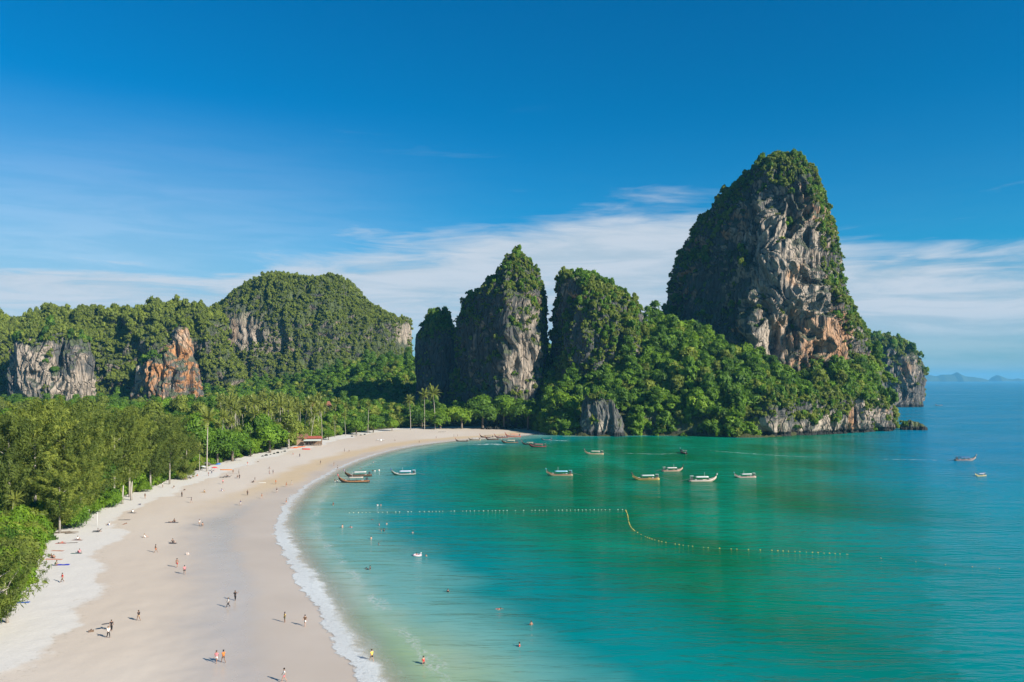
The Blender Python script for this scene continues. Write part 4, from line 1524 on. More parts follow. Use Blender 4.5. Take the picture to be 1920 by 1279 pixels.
for i, (px, py, top, wd, v, lab) in enumerate([
        (408, 870, 806, 0.9, 0, "dark green broadleaf tree just right of the red parasol"),
        (436, 865, 800, 1.0, 1, "glossy broadleaf tree overhanging the orange kayak on the sand"),
        (470, 856, 812, 1.0, 4, "bright green sea almond tree left of the shaded beach gap"),
        (506, 849, 790, 1.1, 2, "round broadleaf tree over the row of white stones"),
        (541, 842, 786, 1.1, 6, "brownish bushy tree beside the red-roofed restaurant"),
        (616, 825, 800, 1.0, 4, "bright broadleaf tree touching the restaurant's right end"),
        (668, 815, 780, 1.0, 5, "light green broadleaf tree right of the pair of leaning palms"),
        (700, 811, 778, 1.0, 0, "broadleaf tree above the white umbrellas at mid beach"),
        (735, 808, 782, 0.9, 4, "low yellow-green tree where the beach widens"),
        (792, 804, 764, 0.9, 1, "broadleaf tree behind the row of dark benches"),
        (826, 804, 756, 1.0, 5, "lime-green broadleaf tree near the far end of the beach"),
        (866, 804, 750, 1.0, 4, "lime-green broadleaf tree above the far moored boats"),
        (905, 804, 742, 1.0, 0, "dense green tree above the grey rocks at the far beach end"),
        (945, 804, 738, 1.0, 2, "dense dark tree beside the pointed tower's foot"),
        (990, 806, 738, 1.0, 3, "wide shadowy tree at the last corner of the beach")]):
    place('broad', px, py, top, lab, v, wd, group=bg_)
pg = "palms at the tree line"
for px, py, top, v, lab in [
        (388, 884, 776, 0, "tall coconut palm behind the grey beach parasols"),
        (374, 884, 838, 2, "short palm with drooping golden fronds beside the grey parasols"),
        (583, 829, 770, 1, "coconut palm rising right behind the restaurant roof"),
        (604, 826, 764, 3, "sunlit yellow-green coconut palm behind the restaurant"),
        (628, 820, 782, 1, "bowed coconut palm right of the restaurant, pale trunk in view"),
        (648, 818, 776, 0, "second bowed coconut palm right of the restaurant"),
        (690, 812, 756, 3, "coconut palm over the white umbrellas at mid beach"),
        (770, 806, 746, 1, "slim coconut palm with a white trunk at the far beach"),
        (796, 805, 736, 3, "tall slim coconut palm before the dark cliff"),
        (816, 805, 732, 0, "coconut palm against the dark side of the pointed tower")]:
    place('palm', px, py, top, lab, v, group=pg)

# the crowded grove: palms and broadleaf trees behind the first row
grove_p = "coconut palms in the grove behind the beach"
grove_b = "trees in the grove behind the beach"
gg = random.Random(5)
FAILS = {}


def try_spot(dmin, dmax, tmin, tmax, pxmin, pxmax, gap):
    if FAILS.get((dmin, gap), 0) > 12:                       # the ground is full
        return None
    for _ in range(120):
        d = gg.uniform(dmin, dmax)
        px = gg.uniform(pxmin, pxmax)
        x = (px - CX) * d / F
        t = float(tree_d(np.array([x]), np.array([d]))[0])
        if not (tmin < t < tmax):
            continue
        if any((x - a) ** 2 + (d - b) ** 2 < (gap * 0.5 + r) ** 2 for a, b, r in TAKEN):
            continue
        TAKEN.append((x, d, gap * 0.5))
        return x, d, px
    FAILS[(dmin, gap)] = FAILS.get((dmin, gap), 0) + 1
    return None




def where(what, x, y, px):
    t_ = float(tree_d(np.array([x]), np.array([y]))[0])
    row = "front row" if t_ < 18 else "second rows" if t_ < 45 else "middle rows" if t_ < 90 else "back rows"
    spot = ("under the whitish rock wall" if px < 200 else "below the orange buttress" if px < 400 else "behind the orange kayak" if px < 500 else "behind the restaurant" if px < 620 else
            "behind the white parasols" if px < 720 else "below the dark valley" if px < 800 else "before the shaded stump" if px < 870 else "at the pointed tower's foot")
    return "%s, %s of the grove %s" % (what, row, spot)


n_p = n_b = n_c = 0
for _ in range(16):
    q = try_spot(195, 300, 3, 40, -20, 345, 4.5)
    if q:
        x, y, px = q
        s = gg.uniform(0.9, 1.5)
        v = gg.choice([0, 1, 4, 5, 5, 6])
        make_tree('broad', v, x, y, float(land_at([x], [y])[0]), s, gg.uniform(0, 6.28), where(("wide " if s > 1.2 else "small ") + ("dark green tree", "lime-green tree", "olive bushy tree")[0 if v < 4 else 1 if v < 6 else 2] + " between casuarinas", x, y, px), "broadleaf trees among the casuarinas", sz=1.1)
for _ in range(46):
    q = try_spot(205, 330, 8, 70, -60, 330, 6.0)
    if q:
        x, y, px = q
        s = gg.uniform(0.6, 1.0)
        make_tree('casuarina', gg.randrange(4), x, y, float(land_at([x], [y])[0]), s, gg.uniform(0, 6.28), ("small" if s < 0.74 else "middling" if s < 0.87 else "tall") + " casuarina crowded behind the first row " + ("at the left edge" if px < 40 else "above the driftwood" if px < 140 else "above the lime-green bush" if px < 215 else "above the twin bare trunks" if px < 290 else "toward the parasols"), "casuarinas behind the first row")
        n_c += 1
for _ in range(215):
    q = try_spot(300, 560, 10, 150, 412, 860, 5.2)
    if q:
        x, y, px = q
        s = gg.uniform(0.64, 1.04)
        make_palm(gg.randrange(4), x, y, float(land_at([x], [y])[0]), s, gg.uniform(0, 6.28), where(("short coconut palm", "coconut palm", "tall coconut palm")[min(2, int((s - 0.64) / 0.135))], x, y, px), grove_p, y < 345)
        n_p += 1
for _ in range(250):
    q = try_spot(270, 560, 6, 260, -20, 1000, 6.4)
    if q:
        x, y, px = q
        s = gg.uniform(0.85, 1.75)
        v = gg.choice([0, 1, 2, 3, 0, 1, 4, 5, 6, 7])
        lab = where(("wide " if s > 1.4 else "slim " if s < 1.05 else "round ") + ("dark green tree", "lime-green tree", "olive bushy tree")[0 if v < 4 else 1 if v < 6 else 2], x, y, px)
        make_tree('broad', v, x, y, float(land_at([x], [y])[0]), s, gg.uniform(0, 6.28), lab, grove_b, sz=gg.uniform(0.95, 1.35))
        n_b += 1
print('grove', n_c, n_p, n_b)

# undergrowth below the trees
g = np.random.default_rng(31)
n = 26000
ys = g.uniform(95, 600, n)
xs = (g.uniform(-120, 1010, n) - CX) / F * ys
t = tree_d(xs, ys)
keep = (t > 1.2) & (t < 90) & (g.uniform(size=n) < np.interp(t, [0, 8, 60], [1.0, 0.7, 0.35]))
pts = np.stack([xs, ys, land_at(xs, ys)], 1)[keep]
props(growth("undergrowth", pts, g.uniform(0.5, 1.35, len(pts)) * np.where(ys[keep] < 300, np.interp(t[keep], [0, 2.5], [0.6, 1.25]), np.interp(t[keep], [0, 6], [0.6, 1.0])) * np.interp(ys[keep], [150, 400, 550], [0.9, 1.25, 1.5]), NEAR_PROTO, 4), "low leafy undergrowth beneath the trees behind the beach", "undergrowth")

# ------------------------------------------------------------------ longtail boats
def loft(sections):
    """closed skin over a row of equal-length closed sections"""
    S = np.asarray(sections, float)
    m, n, _ = S.shape
    idx = np.arange(m * n).reshape(m, n)
    j = np.roll(idx, -1, 1)
    f = [tuple(map(int, q)) for q in np.stack([idx[:-1], idx[1:], j[1:], j[:-1]], -1).reshape(-1, 4)]
    f.append(tuple(int(q) for q in idx[0]))
    f.append(tuple(int(q) for q in idx[-1][::-1]))
    return S.reshape(-1, 3), f


def box(x0, x1, y0, y1, z0, z1):
    v = [(x0, y0, z0), (x1, y0, z0), (x1, y1, z0), (x0, y1, z0), (x0, y0, z1), (x1, y0, z1), (x1, y1, z1), (x0, y1, z1)]
    return np.array(v, float), [(3, 2, 1, 0), (4, 5, 6, 7), (0, 1, 5, 4), (1, 2, 6, 5), (2, 3, 7, 6), (3, 0, 4, 7)]


def ball(c, r, n=8, m=5, sz=1.0):
    V, Fc = [], []
    for i in range(1, m):
        a = math.pi * i / m
        for j in range(n):
            b = 2 * math.pi * j / n
            V.append((c[0] + r * math.sin(a) * math.cos(b), c[1] + r * math.sin(a) * math.sin(b), c[2] + r * sz * math.cos(a)))
    k = len(V)
    V += [(c[0], c[1], c[2] + r * sz), (c[0], c[1], c[2] - r * sz)]
    for i in range(m - 2):
        for j in range(n):
            a, b = i * n + j, i * n + (j + 1) % n
            Fc.append((a, a + n, b + n, b))
    for j in range(n):
        Fc.append((k, j, (j + 1) % n))
        Fc.append((k + 1, (m - 2) * n + (j + 1) % n, (m - 2) * n + j))
    return np.array(V, float), Fc


LEN = 10.5
bx = np.linspace(-LEN / 2, LEN / 2, 15)
tq = (bx + LEN / 2) / LEN                                       # 0 stern .. 1 bow
half_beam = 0.93 * np.clip(np.sin(np.pi * np.clip(0.20 + 0.80 * tq, 0, 1)) ** 0.62, 0.03, 1)
gun = 0.64 + 0.06 * (1 - tq) + 1.55 * np.clip((tq - 0.55) / 0.45, 0, 1) ** 2.6
keel = -0.30 + 1.55 * np.clip((tq - 0.72) / 0.28, 0, 1) ** 2.2


def hull_mesh():
    S = []
    for x, b, gz, k in zip(bx, half_beam, gun, keel):
        o = [(x, -b, gz), (x, -b * 0.93, gz * 0.55 + k * 0.45), (x, -b * 0.60, k + 0.10 * (gz - k)), (x, 0, k), (x, b * 0.60, k + 0.10 * (gz - k)), (x, b * 0.93, gz * 0.55 + k * 0.45), (x, b, gz)]
        fl = max(k + 0.12, min(0.18, gz - 0.25))
        i = [(x, b * 0.90, gz), (x, b * 0.80, fl + 0.05), (x, 0, fl), (x, -b * 0.80, fl + 0.05), (x, -b * 0.90, gz)]
        S.append(o + i)
    return loft(S)


def rail(dz0, dz1, out0, out1, x0=0.0, x1=1.0):
    """painted plank following the gunwale on both sides"""
    parts = []
    m = (tq >= x0) & (tq <= x1)
    for sg in (-1, 1):
        S = []
        for x, b, gz in zip(bx[m], half_beam[m], gun[m]):
            S.append([(x, sg * (b + out0), gz + dz0), (x, sg * (b + out1), gz + dz0), (x, sg * (b + out1), gz + dz1), (x, sg * (b + out0), gz + dz1)])
        parts.append(loft(S))
    return parts


hv, hf = hull_mesh()
HULL = new_mesh("hull", hv, hf, [paint((0.2, 0.1, 0.05))], True)
RAIL = [new_mesh("gunwale", v, f, [paint((0.4, 0.1, 0.05))]) for v, f in rail(-0.10, 0.04, -0.03, 0.05)]
STRIPE = [new_mesh("stripe", v, f, [paint((0.4, 0.1, 0.05))]) for v, f in rail(-0.30, -0.16, -0.05, 0.025, 0.05, 0.93)]
DECK = new_mesh("foredeck", *box(2.2, 3.9, -0.45, 0.45, 0.78, 0.84), [paint((0.25, 0.15, 0.08))])
BENCH = [new_mesh("bench", *box(x, x + 0.35, -0.78, 0.78, 0.48, 0.54), [paint((0.30, 0.19, 0.10))]) for x in (-2.6, -1.3, 0.0, 1.2)]
PROW = new_mesh("prow_post", *tube([(LEN / 2 - 0.25, 0, 2.1), (LEN / 2 + 0.25, 0, 2.75), (LEN / 2 + 0.45, 0, 3.35)], [0.16, 0.12, 0.06], 6), [paint((0.10, 0.06, 0.04))], True)
RIBBON = new_mesh("ribbon", *merge([tube([(LEN / 2 + 0.12, 0, 2.5), (LEN / 2 + 0.30, 0, 2.95)], [0.24, 0.20], 8), tube([(LEN / 2 + 0.2, 0.18, 2.55), (LEN / 2 + 0.05, 0.25, 1.9)], [0.07, 0.03], 4)]), [paint((0.6, 0.1, 0.1))])
_cs = []
for x in np.linspace(-3.1, 1.9, 7):
    a = np.linspace(-1, 1, 9)
    up = [(x, 0.98 * q, 2.02 - 0.30 * q * q) for q in a]
    dn = [(x, 0.98 * q, 1.96 - 0.30 * q * q) for q in a[::-1]]
    _cs.append(up + dn)
CANOPY = new_mesh("canopy", *loft(_cs), [paint((0.6, 0.55, 0.45))], True)
POSTS = [new_mesh("post", *tube([(x, sg * 0.86, 0.70), (x, sg * 0.92, 1.74)], [0.035, 0.03], 5), [paint((0.2, 0.12, 0.07))]) for x in (-2.9, -0.6, 1.7) for sg in (-1, 1)]
ENGINE = new_mesh("engine", *merge([box(-4.7, -3.9, -0.28, 0.28, 1.0, 1.55), box(-4.55, -4.15, -0.18, 0.18, 1.55, 1.8), tube([(-4.3, 0, 0.5), (-4.3, 0, 1.05)], [0.12, 0.09], 6)]), [paint((0.05, 0.05, 0.055))])
SHAFT = new_mesh("tail_shaft", *tube([(-3.6, 0, 1.3), (-4.6, 0, 1.25), (-9.2, 0.1, 0.15)], [0.05, 0.05, 0.035], 5), [paint((0.12, 0.12, 0.12))])
SUNSHADE = new_mesh("engine_shade", *merge([box(-5.0, -3.7, -0.65, 0.65, 2.12, 2.17), tube([(-4.9, 0.5, 1.0), (-4.9, 0.5, 2.12)], [0.03, 0.03], 4), tube([(-4.9, -0.5, 1.0), (-4.9, -0.5, 2.12)], [0.03, 0.03], 4)]), [paint((0.5, 0.55, 0.55))])
CANE = new_mesh("flag_pole", *tube([(0.6, 0, 1.9), (0.6, 0, 3.5)], [0.05, 0.03], 5), [paint((0.5, 0.5, 0.48))])
CARGO = [new_mesh("cargo_box", *box(-3.2, -2.5, -0.5, 0.1, 0.55, 0.95), [paint((0.3, 0.3, 0.3))]), new_mesh("cargo_box", *box(2.3, 3.0, -0.3, 0.35, 0.86, 1.12), [paint((0.3, 0.3, 0.3))])]


def recolour(o, m):
    o.material_slots[0].link = 'OBJECT'
    o.material_slots[0].material = m


BOAT = empty("longtail_boat", (0, 0, -500))
for me in [HULL] + RAIL + STRIPE + [DECK] + BENCH + [PROW, RIBBON, CANOPY] + POSTS + [ENGINE, SHAFT, SUNSHADE, CANE] + CARGO:
    kid(me.name.split('.')[0], me, BOAT)
WOOD, DARKWOOD, REDWOOD = (0.16, 0.085, 0.04), (0.045, 0.028, 0.02), (0.13, 0.035, 0.022)
PALEW, OCHRE, WHITE = (0.42, 0.33, 0.24), (0.46, 0.30, 0.10), (0.50, 0.49, 0.46)
GREENB, BLUE, TEAL, RED, CREAM = (0.03, 0.075, 0.05), (0.03, 0.09, 0.28), (0.05, 0.28, 0.28), (0.36, 0.05, 0.035), (0.42, 0.36, 0.29)
GREY = (0.28, 0.28, 0.28)


def boat(px, py, ang, s, hull, rail_, stripe, canopy, ribbon, label, skip=(), group="longtail boats in the bay", z=0.0):
    r = copy_tree(BOAT)
    x, y = g0(px, py)
    r.location = (x, y, z)
    r.rotation_euler = (rnd.uniform(-0.03, 0.03), rnd.uniform(-0.02, 0.02), math.radians(ang))
    r.scale = (s, s, s)
    props(r, label, 'boat', group)
    for ch in list(r.children):
        nm = ch.name.split('.')[0]
        if nm in skip:
            bpy.data.objects.remove(ch)
            continue
        c = {'hull': hull, 'gunwale': rail_, 'stripe': stripe, 'canopy': canopy, 'ribbon': ribbon, 'engine_shade': canopy}.get(nm)
        if c:
            recolour(ch, paint(c, 0.5, 0.35))
    return r


L_, R_ = 180, 0
boat(664, 905, 184, 1.08, DARKWOOD, (0.40, 0.17, 0.07), (0.42, 0.20, 0.09), CREAM, (0.45, 0.1, 0.1), "dark wooden longtail boat with an orange rail and cream canopy, nearest the sand", ('engine_shade',))
boat(672, 893.5, 186, 1.0, DARKWOOD, (0.22, 0.14, 0.08), (0.14, 0.09, 0.06), WHITE, (0.3, 0.2, 0.3), "longtail boat moored right behind the dark orange-railed one", ('engine_shade', 'flag_pole'))
boat(757, 891, 190, 0.92, GREENB, WHITE, (0.40, 0.42, 0.38), (0.50, 0.52, 0.60), BLUE, "white-topped longtail boat with a dark green hull and blue cushions, tall white pole")
boat(1049, 892, 186, 1.0, (0.36, 0.25, 0.16), WOOD, (0.30, 0.18, 0.10), (0.22, 0.42, 0.52), TEAL, "tan longtail boat with a light blue canopy and teal ribbon")
boat(1114, 852, 183, 0.92, (0.44, 0.30, 0.18), (0.30, 0.2, 0.12), PALEW, CREAM, (0.15, 0.1, 0.1), "tan longtail boat with a flat cream canopy in mid bay", ('flag_pole',))
boat(1281, 850, 98, 0.85, DARKWOOD, GREENB, WOOD, (0.20, 0.26, 0.22), TEAL, "dark longtail boat seen end-on with a short wake", ('flag_pole',))
boat(1261, 884, 12, 0.86, (0.40, 0.27, 0.20), WOOD, (0.36, 0.24, 0.2), (0.50, 0.47, 0.44), DARKWOOD, "longtail boat with its high dark prow to the right, behind the yellow one", ())
boat(1211, 900, 184, 0.98, OCHRE, (0.42, 0.30, 0.12), DARKWOOD, (0.40, 0.44, 0.40), DARKWOOD, "yellow-hulled longtail boat with a small teal shade over its engine", ('flag_pole',))
boat(1318, 903, 7, 1.0, (0.50, 0.38, 0.30), (0.44, 0.34, 0.28), WHITE, (0.56, 0.55, 0.52), (0.6, 0.55, 0.5), "pale longtail boat with a white canopy, prow right and tail shaft trailing left", ())
boat(1397, 896, 188, 0.82, (0.46, 0.32, 0.28), (0.34, 0.2, 0.16), (0.40, 0.3, 0.26), WHITE, TEAL, "pinkish longtail boat with a turquoise ribbon and a white canopy", ())
boat(1810, 864, 4, 0.98, (0.34, 0.27, 0.20), (0.32, 0.2, 0.13), BLUE, (0.05, 0.11, 0.22), (0.4, 0.3, 0.2), "longtail boat full of passengers under way on the open water", ('flag_pole',))
boat(1838, 893, 205, 0.60, (0.46, 0.42, 0.22), (0.40, 0.33, 0.16), WOOD, (0.40, 0.36, 0.42), BLUE, "short yellow boat with a blue-topped shade on the open water", ('flag_pole', 'tail_shaft'))
fg = "boats beached at the far end of the bay"
boat(866, 828, 178, 0.74, DARKWOOD, WOOD, WOOD, WOOD, RED, "dark open boat without canopy, leftmost at the far beach", ('canopy', 'post', 'engine_shade', 'flag_pole'), fg)
boat(890, 825.5, 172, 0.74, (0.30, 0.22, 0.14), CREAM, WOOD, (0.50, 0.52, 0.50), (0.5, 0.4, 0.3), "boat with a white canopy second from the left at the far beach", ('flag_pole', 'engine_shade'), fg)
boat(913, 821, 176, 0.86, DARKWOOD, WOOD, REDWOOD, (0.26, 0.20, 0.14), RED, "dark boat close inshore behind the white-canopied one", ('flag_pole', 'engine_shade'), fg)
boat(923, 825, 183, 0.80, DARKWOOD, REDWOOD, WOOD, CREAM, RED, "boat with a cream canopy in the middle of the far row", ('flag_pole', 'engine_shade'), fg)
boat(940, 821, 180, 0.84, REDWOOD, (0.3, 0.12, 0.1), (0.4, 0.3, 0.25), (0.36, 0.24, 0.18), RED, "brown boat crowded with people in the far row", ('flag_pole',), fg)
boat(962, 819, 184, 0.98, RED, (0.45, 0.10, 0.06), (0.5, 0.4, 0.3), (0.48, 0.14, 0.08), RED, "red boat with a red canopy at the right of the far row", ('flag_pole',), fg)
boat(956, 831, 184, 0.96, DARKWOOD, WOOD, (0.36, 0.25, 0.12), (0.46, 0.40, 0.28), (0.4, 0.3, 0.25), "dark boat with a straw canopy lying in front of the far row", ('flag_pole', 'engine_shade'), fg)
boat(992, 834, 172, 0.78, DARKWOOD, WOOD, REDWOOD, PALEW, RED, "dark boat half hidden behind the red-sided one", ('flag_pole', 'engine_shade'), fg)
boat(1008, 838.5, 174, 0.95, DARKWOOD, (0.34, 0.06, 0.05), (0.38, 0.07, 0.06), (0.34, 0.10, 0.09), (0.1, 0.2, 0.12), "dark boat with red side panels, right of the far row", ('flag_pole',), fg)
boat(1025, 825.5, 176, 0.66, (0.03, 0.045, 0.04), (0.05, 0.06, 0.06), WHITE, WHITE, TEAL, "small dark boat with white trim stirring up a wake", ('flag_pole', 'canopy', 'post'), fg)
boat(1018, 814.5, 186, 0.56, WHITE, WHITE, GREY, WHITE, GREY, "little white boat in the cliff's shadow at the beach end", ('flag_pole', 'tail_shaft'), fg)
boat(1760, 760.5, 178, 1.0, (0.04, 0.05, 0.07), GREY, GREY, GREY, GREY, "tiny dark speedboat far out by the headland", ('flag_pole', 'canopy', 'post', 'tail_shaft', 'ribbon', 'prow_post'))
for ch in list(BOAT.children):
    bpy.data.objects.remove(ch)
bpy.data.objects.remove(BOAT)


# ------------------------------------------------------------------ float lines round the swimming area
def float_line(path, gap, r, fcol, label):
    P = chaikin([g0(*p) for p in path], 2)
    Lc = np.concatenate([[0], np.cumsum(np.linalg.norm(np.diff(P, axis=0), axis=1))])
    o = empty("float_line", (P[0][0], P[0][1], 0))
    props(o, label, "float line", "float lines round the swimming area")
    q = np.linspace(0, Lc[-1], int(Lc[-1] / 2))
    X, Y = np.interp(q, Lc, P[:, 0]), np.interp(q, Lc, P[:, 1])
    v, f = tube([(a - P[0][0], b - P[0][1], 0.03) for a, b in zip(X, Y)], [0.015] * len(q), 4)
    obj("rope", new_mesh("rope", v, f, [paint((0.05, 0.16, 0.10))]), o)
    me = new_mesh("float", *ball((0, 0, 0.06), r, 6, 4, 0.8), [paint(fcol, 0.4, 0.4)], True)
    d = 0.0
    while d < Lc[-1]:
        k = obj("float", me, o, (float(np.interp(d, Lc, P[:, 0]) - P[0][0]), float(np.interp(d, Lc, P[:, 1]) - P[0][1]), 0))
        s_ = rnd.uniform(0.75, 1.25)
        k.scale = (s_, s_, s_)
        d += gap * rnd.choice((0.8, 0.9, 1.0, 1.1, 2.0))
    return o


float_line([(655, 962), (760, 960), (900, 958), (1040, 957), (1140, 956), (1172, 956)], 1.2, 0.14, (0.46, 0.50, 0.36), "straight line of whitish floats closing the swimming area to seaward")
float_line([(1173, 957), (1177, 966), (1178, 978), (1184, 992), (1203, 1004), (1232, 1015), (1280, 1023), (1330, 1028), (1400, 1031), (1480, 1034), (1588, 1040)], 1.25, 0.14, (0.50, 0.36, 0.06),
           "curved line of yellow floats bending out across the green water")
float_line([(1590, 1040), (1625, 1045), (1700, 1052), (1780, 1060), (1860, 1066), (1935, 1070)], 6.0, 0.12, (0.40, 0.28, 0.12), "sparse end of the float line fading out on the blue water")


# foam trails behind moving boats
def wake(path, width, thick_, label):
    P = chaikin([g0(*p) for p in path], 2)
    Lc = np.concatenate([[0], np.cumsum(np.linalg.norm(np.diff(P, axis=0), axis=1))])
    n = max(12, int(Lc[-1] / 1.5))
    q = np.linspace(0, Lc[-1], n)
    X, Y = np.interp(q, Lc, P[:, 0]), np.interp(q, Lc, P[:, 1])
    T = np.stack([np.gradient(X), np.gradient(Y)], 1)
    T /= np.linalg.norm(T, axis=1)[:, None]
    cv = np.linspace(-1, 1, 9)
    XX = X[:, None] - T[:, 1:2] * cv[None] * width
    YY = Y[:, None] + T[:, 0:1] * cv[None] * width
    idx = np.arange(XX.size).reshape(XX.shape)
    f = np.stack([idx[:-1, :-1], idx[:-1, 1:], idx[1:, 1:], idx[1:, :-1]], -1).reshape(-1, 4)
    me = new_mesh("boat_wake", np.stack([XX.ravel(), YY.ravel(), np.full(XX.size, 0.035)], 1), f, [WAKE], True,
                  {'u': ('POINT', np.repeat(q, 9)), 'v': ('POINT', np.tile(cv, n) * width), 'edge': ('POINT', np.tile(np.abs(cv), n)), 'thick': ('POINT', np.repeat(thick_ * np.sin(np.linspace(0.08, 3.0, n)) ** 0.5, 9))})
    props(obj("boat_wake", me), label, "wake", kind='stuff')


def wake_material():
    m, w, out = mat("wake_foam")
    cmb = nd(w.nt, 'ShaderNodeCombineXYZ')
    w.lk(w.math('MULTIPLY', w.attr('u'), 0.35), cmb.inputs[0])
    w.lk(w.attr('v'), cmb.inputs[1])
    n = w.noise(cmb.outputs[0], 0.9, 4.0, 0.65, 0.5)
    a = w.math('MULTIPLY', w.maprange(n, 0.42, 0.66), w.maprange(w.attr('edge'), 1.0, 0.25))
    a = w.math('MULTIPLY', a, w.attr('thick'), clamp=True)
    b = pbr(w, (0.62, 0.70, 0.66), 0.7)
    tr = nd(w.nt, 'ShaderNodeBsdfTransparent')
    mx = nd(w.nt, 'ShaderNodeMixShader')
    w.lk(a, mx.inputs[0])
    w.lk(tr.outputs[0], mx.inputs[1])
    w.lk(b, mx.inputs[2])
    w.lk(mx.outputs[0], out.inputs[0])
    return m


WAKE = wake_material()
wake([(1330, 845), (1380, 849), (1440, 853), (1490, 856), (1560, 858)], 1.6, 0.55, "thin pale wake trailing across the dark green water")
wake([(1272, 850), (1240, 852), (1205, 851), (1165, 850)], 2.2, 0.40, "short wake beside the boat seen end-on")
wake([(1640, 861), (1720, 862), (1785, 864)], 1.4, 0.6, "thin wake behind the boat full of passengers")
wake([(886, 833), (905, 834), (925, 832), (942, 835)], 4.5, 0.9, "churned white water in front of the far boats")
wake([(1030, 826), (1048, 826), (1066, 827)], 3.0, 0.8, "wake behind the small dark boat at the far beach")
wake([(1745, 760.5), (1760, 761), (1800, 762), (1860, 763)], 6.0, 0.5, "wake of the tiny far speedboat")
wake([(592, 917), (606, 917), (622, 917)], 0.7, 0.9, "small breaking wavelet left of the moored boats")

# ------------------------------------------------------------------ people
def skin(name, verts, edges, radii, sub=1, root=0):
    me = bpy.data.meshes.new(name)
    me.from_pydata([tuple(v) for v in verts], edges, [])
    o = bpy.data.objects.new(name, me)
    col.objects.link(o)
    o.modifiers.new("s", 'SKIN')
    for i, r in enumerate(radii):
        sv = me.skin_vertices[0].data[i]
        sv.radius = r if isinstance(r, tuple) else (r, r)
        sv.use_root = (i == root)
    if sub:
        o.modifiers.new("u", 'SUBSURF').levels = sub
    bpy.context.view_layer.update()
    ev = o.evaluated_get(bpy.context.evaluated_depsgraph_get())
    res = bpy.data.meshes.new_from_object(ev)
    bpy.data.objects.remove(o)
    res.name = name
    res.materials.clear()
    res.materials.append(SKIN_TONES[0])
    res.polygons.foreach_set('use_smooth', np.ones(len(res.polygons), bool))
    return res


SKIN_TONES = [paint((0.30, 0.165, 0.11), 0.6, 0.3), paint((0.20, 0.105, 0.065), 0.6, 0.3), paint((0.38, 0.23, 0.165), 0.6, 0.3), paint((0.12, 0.065, 0.042), 0.6, 0.3)]


def arm(sh, el, ha):
    return [sh, el, ha]


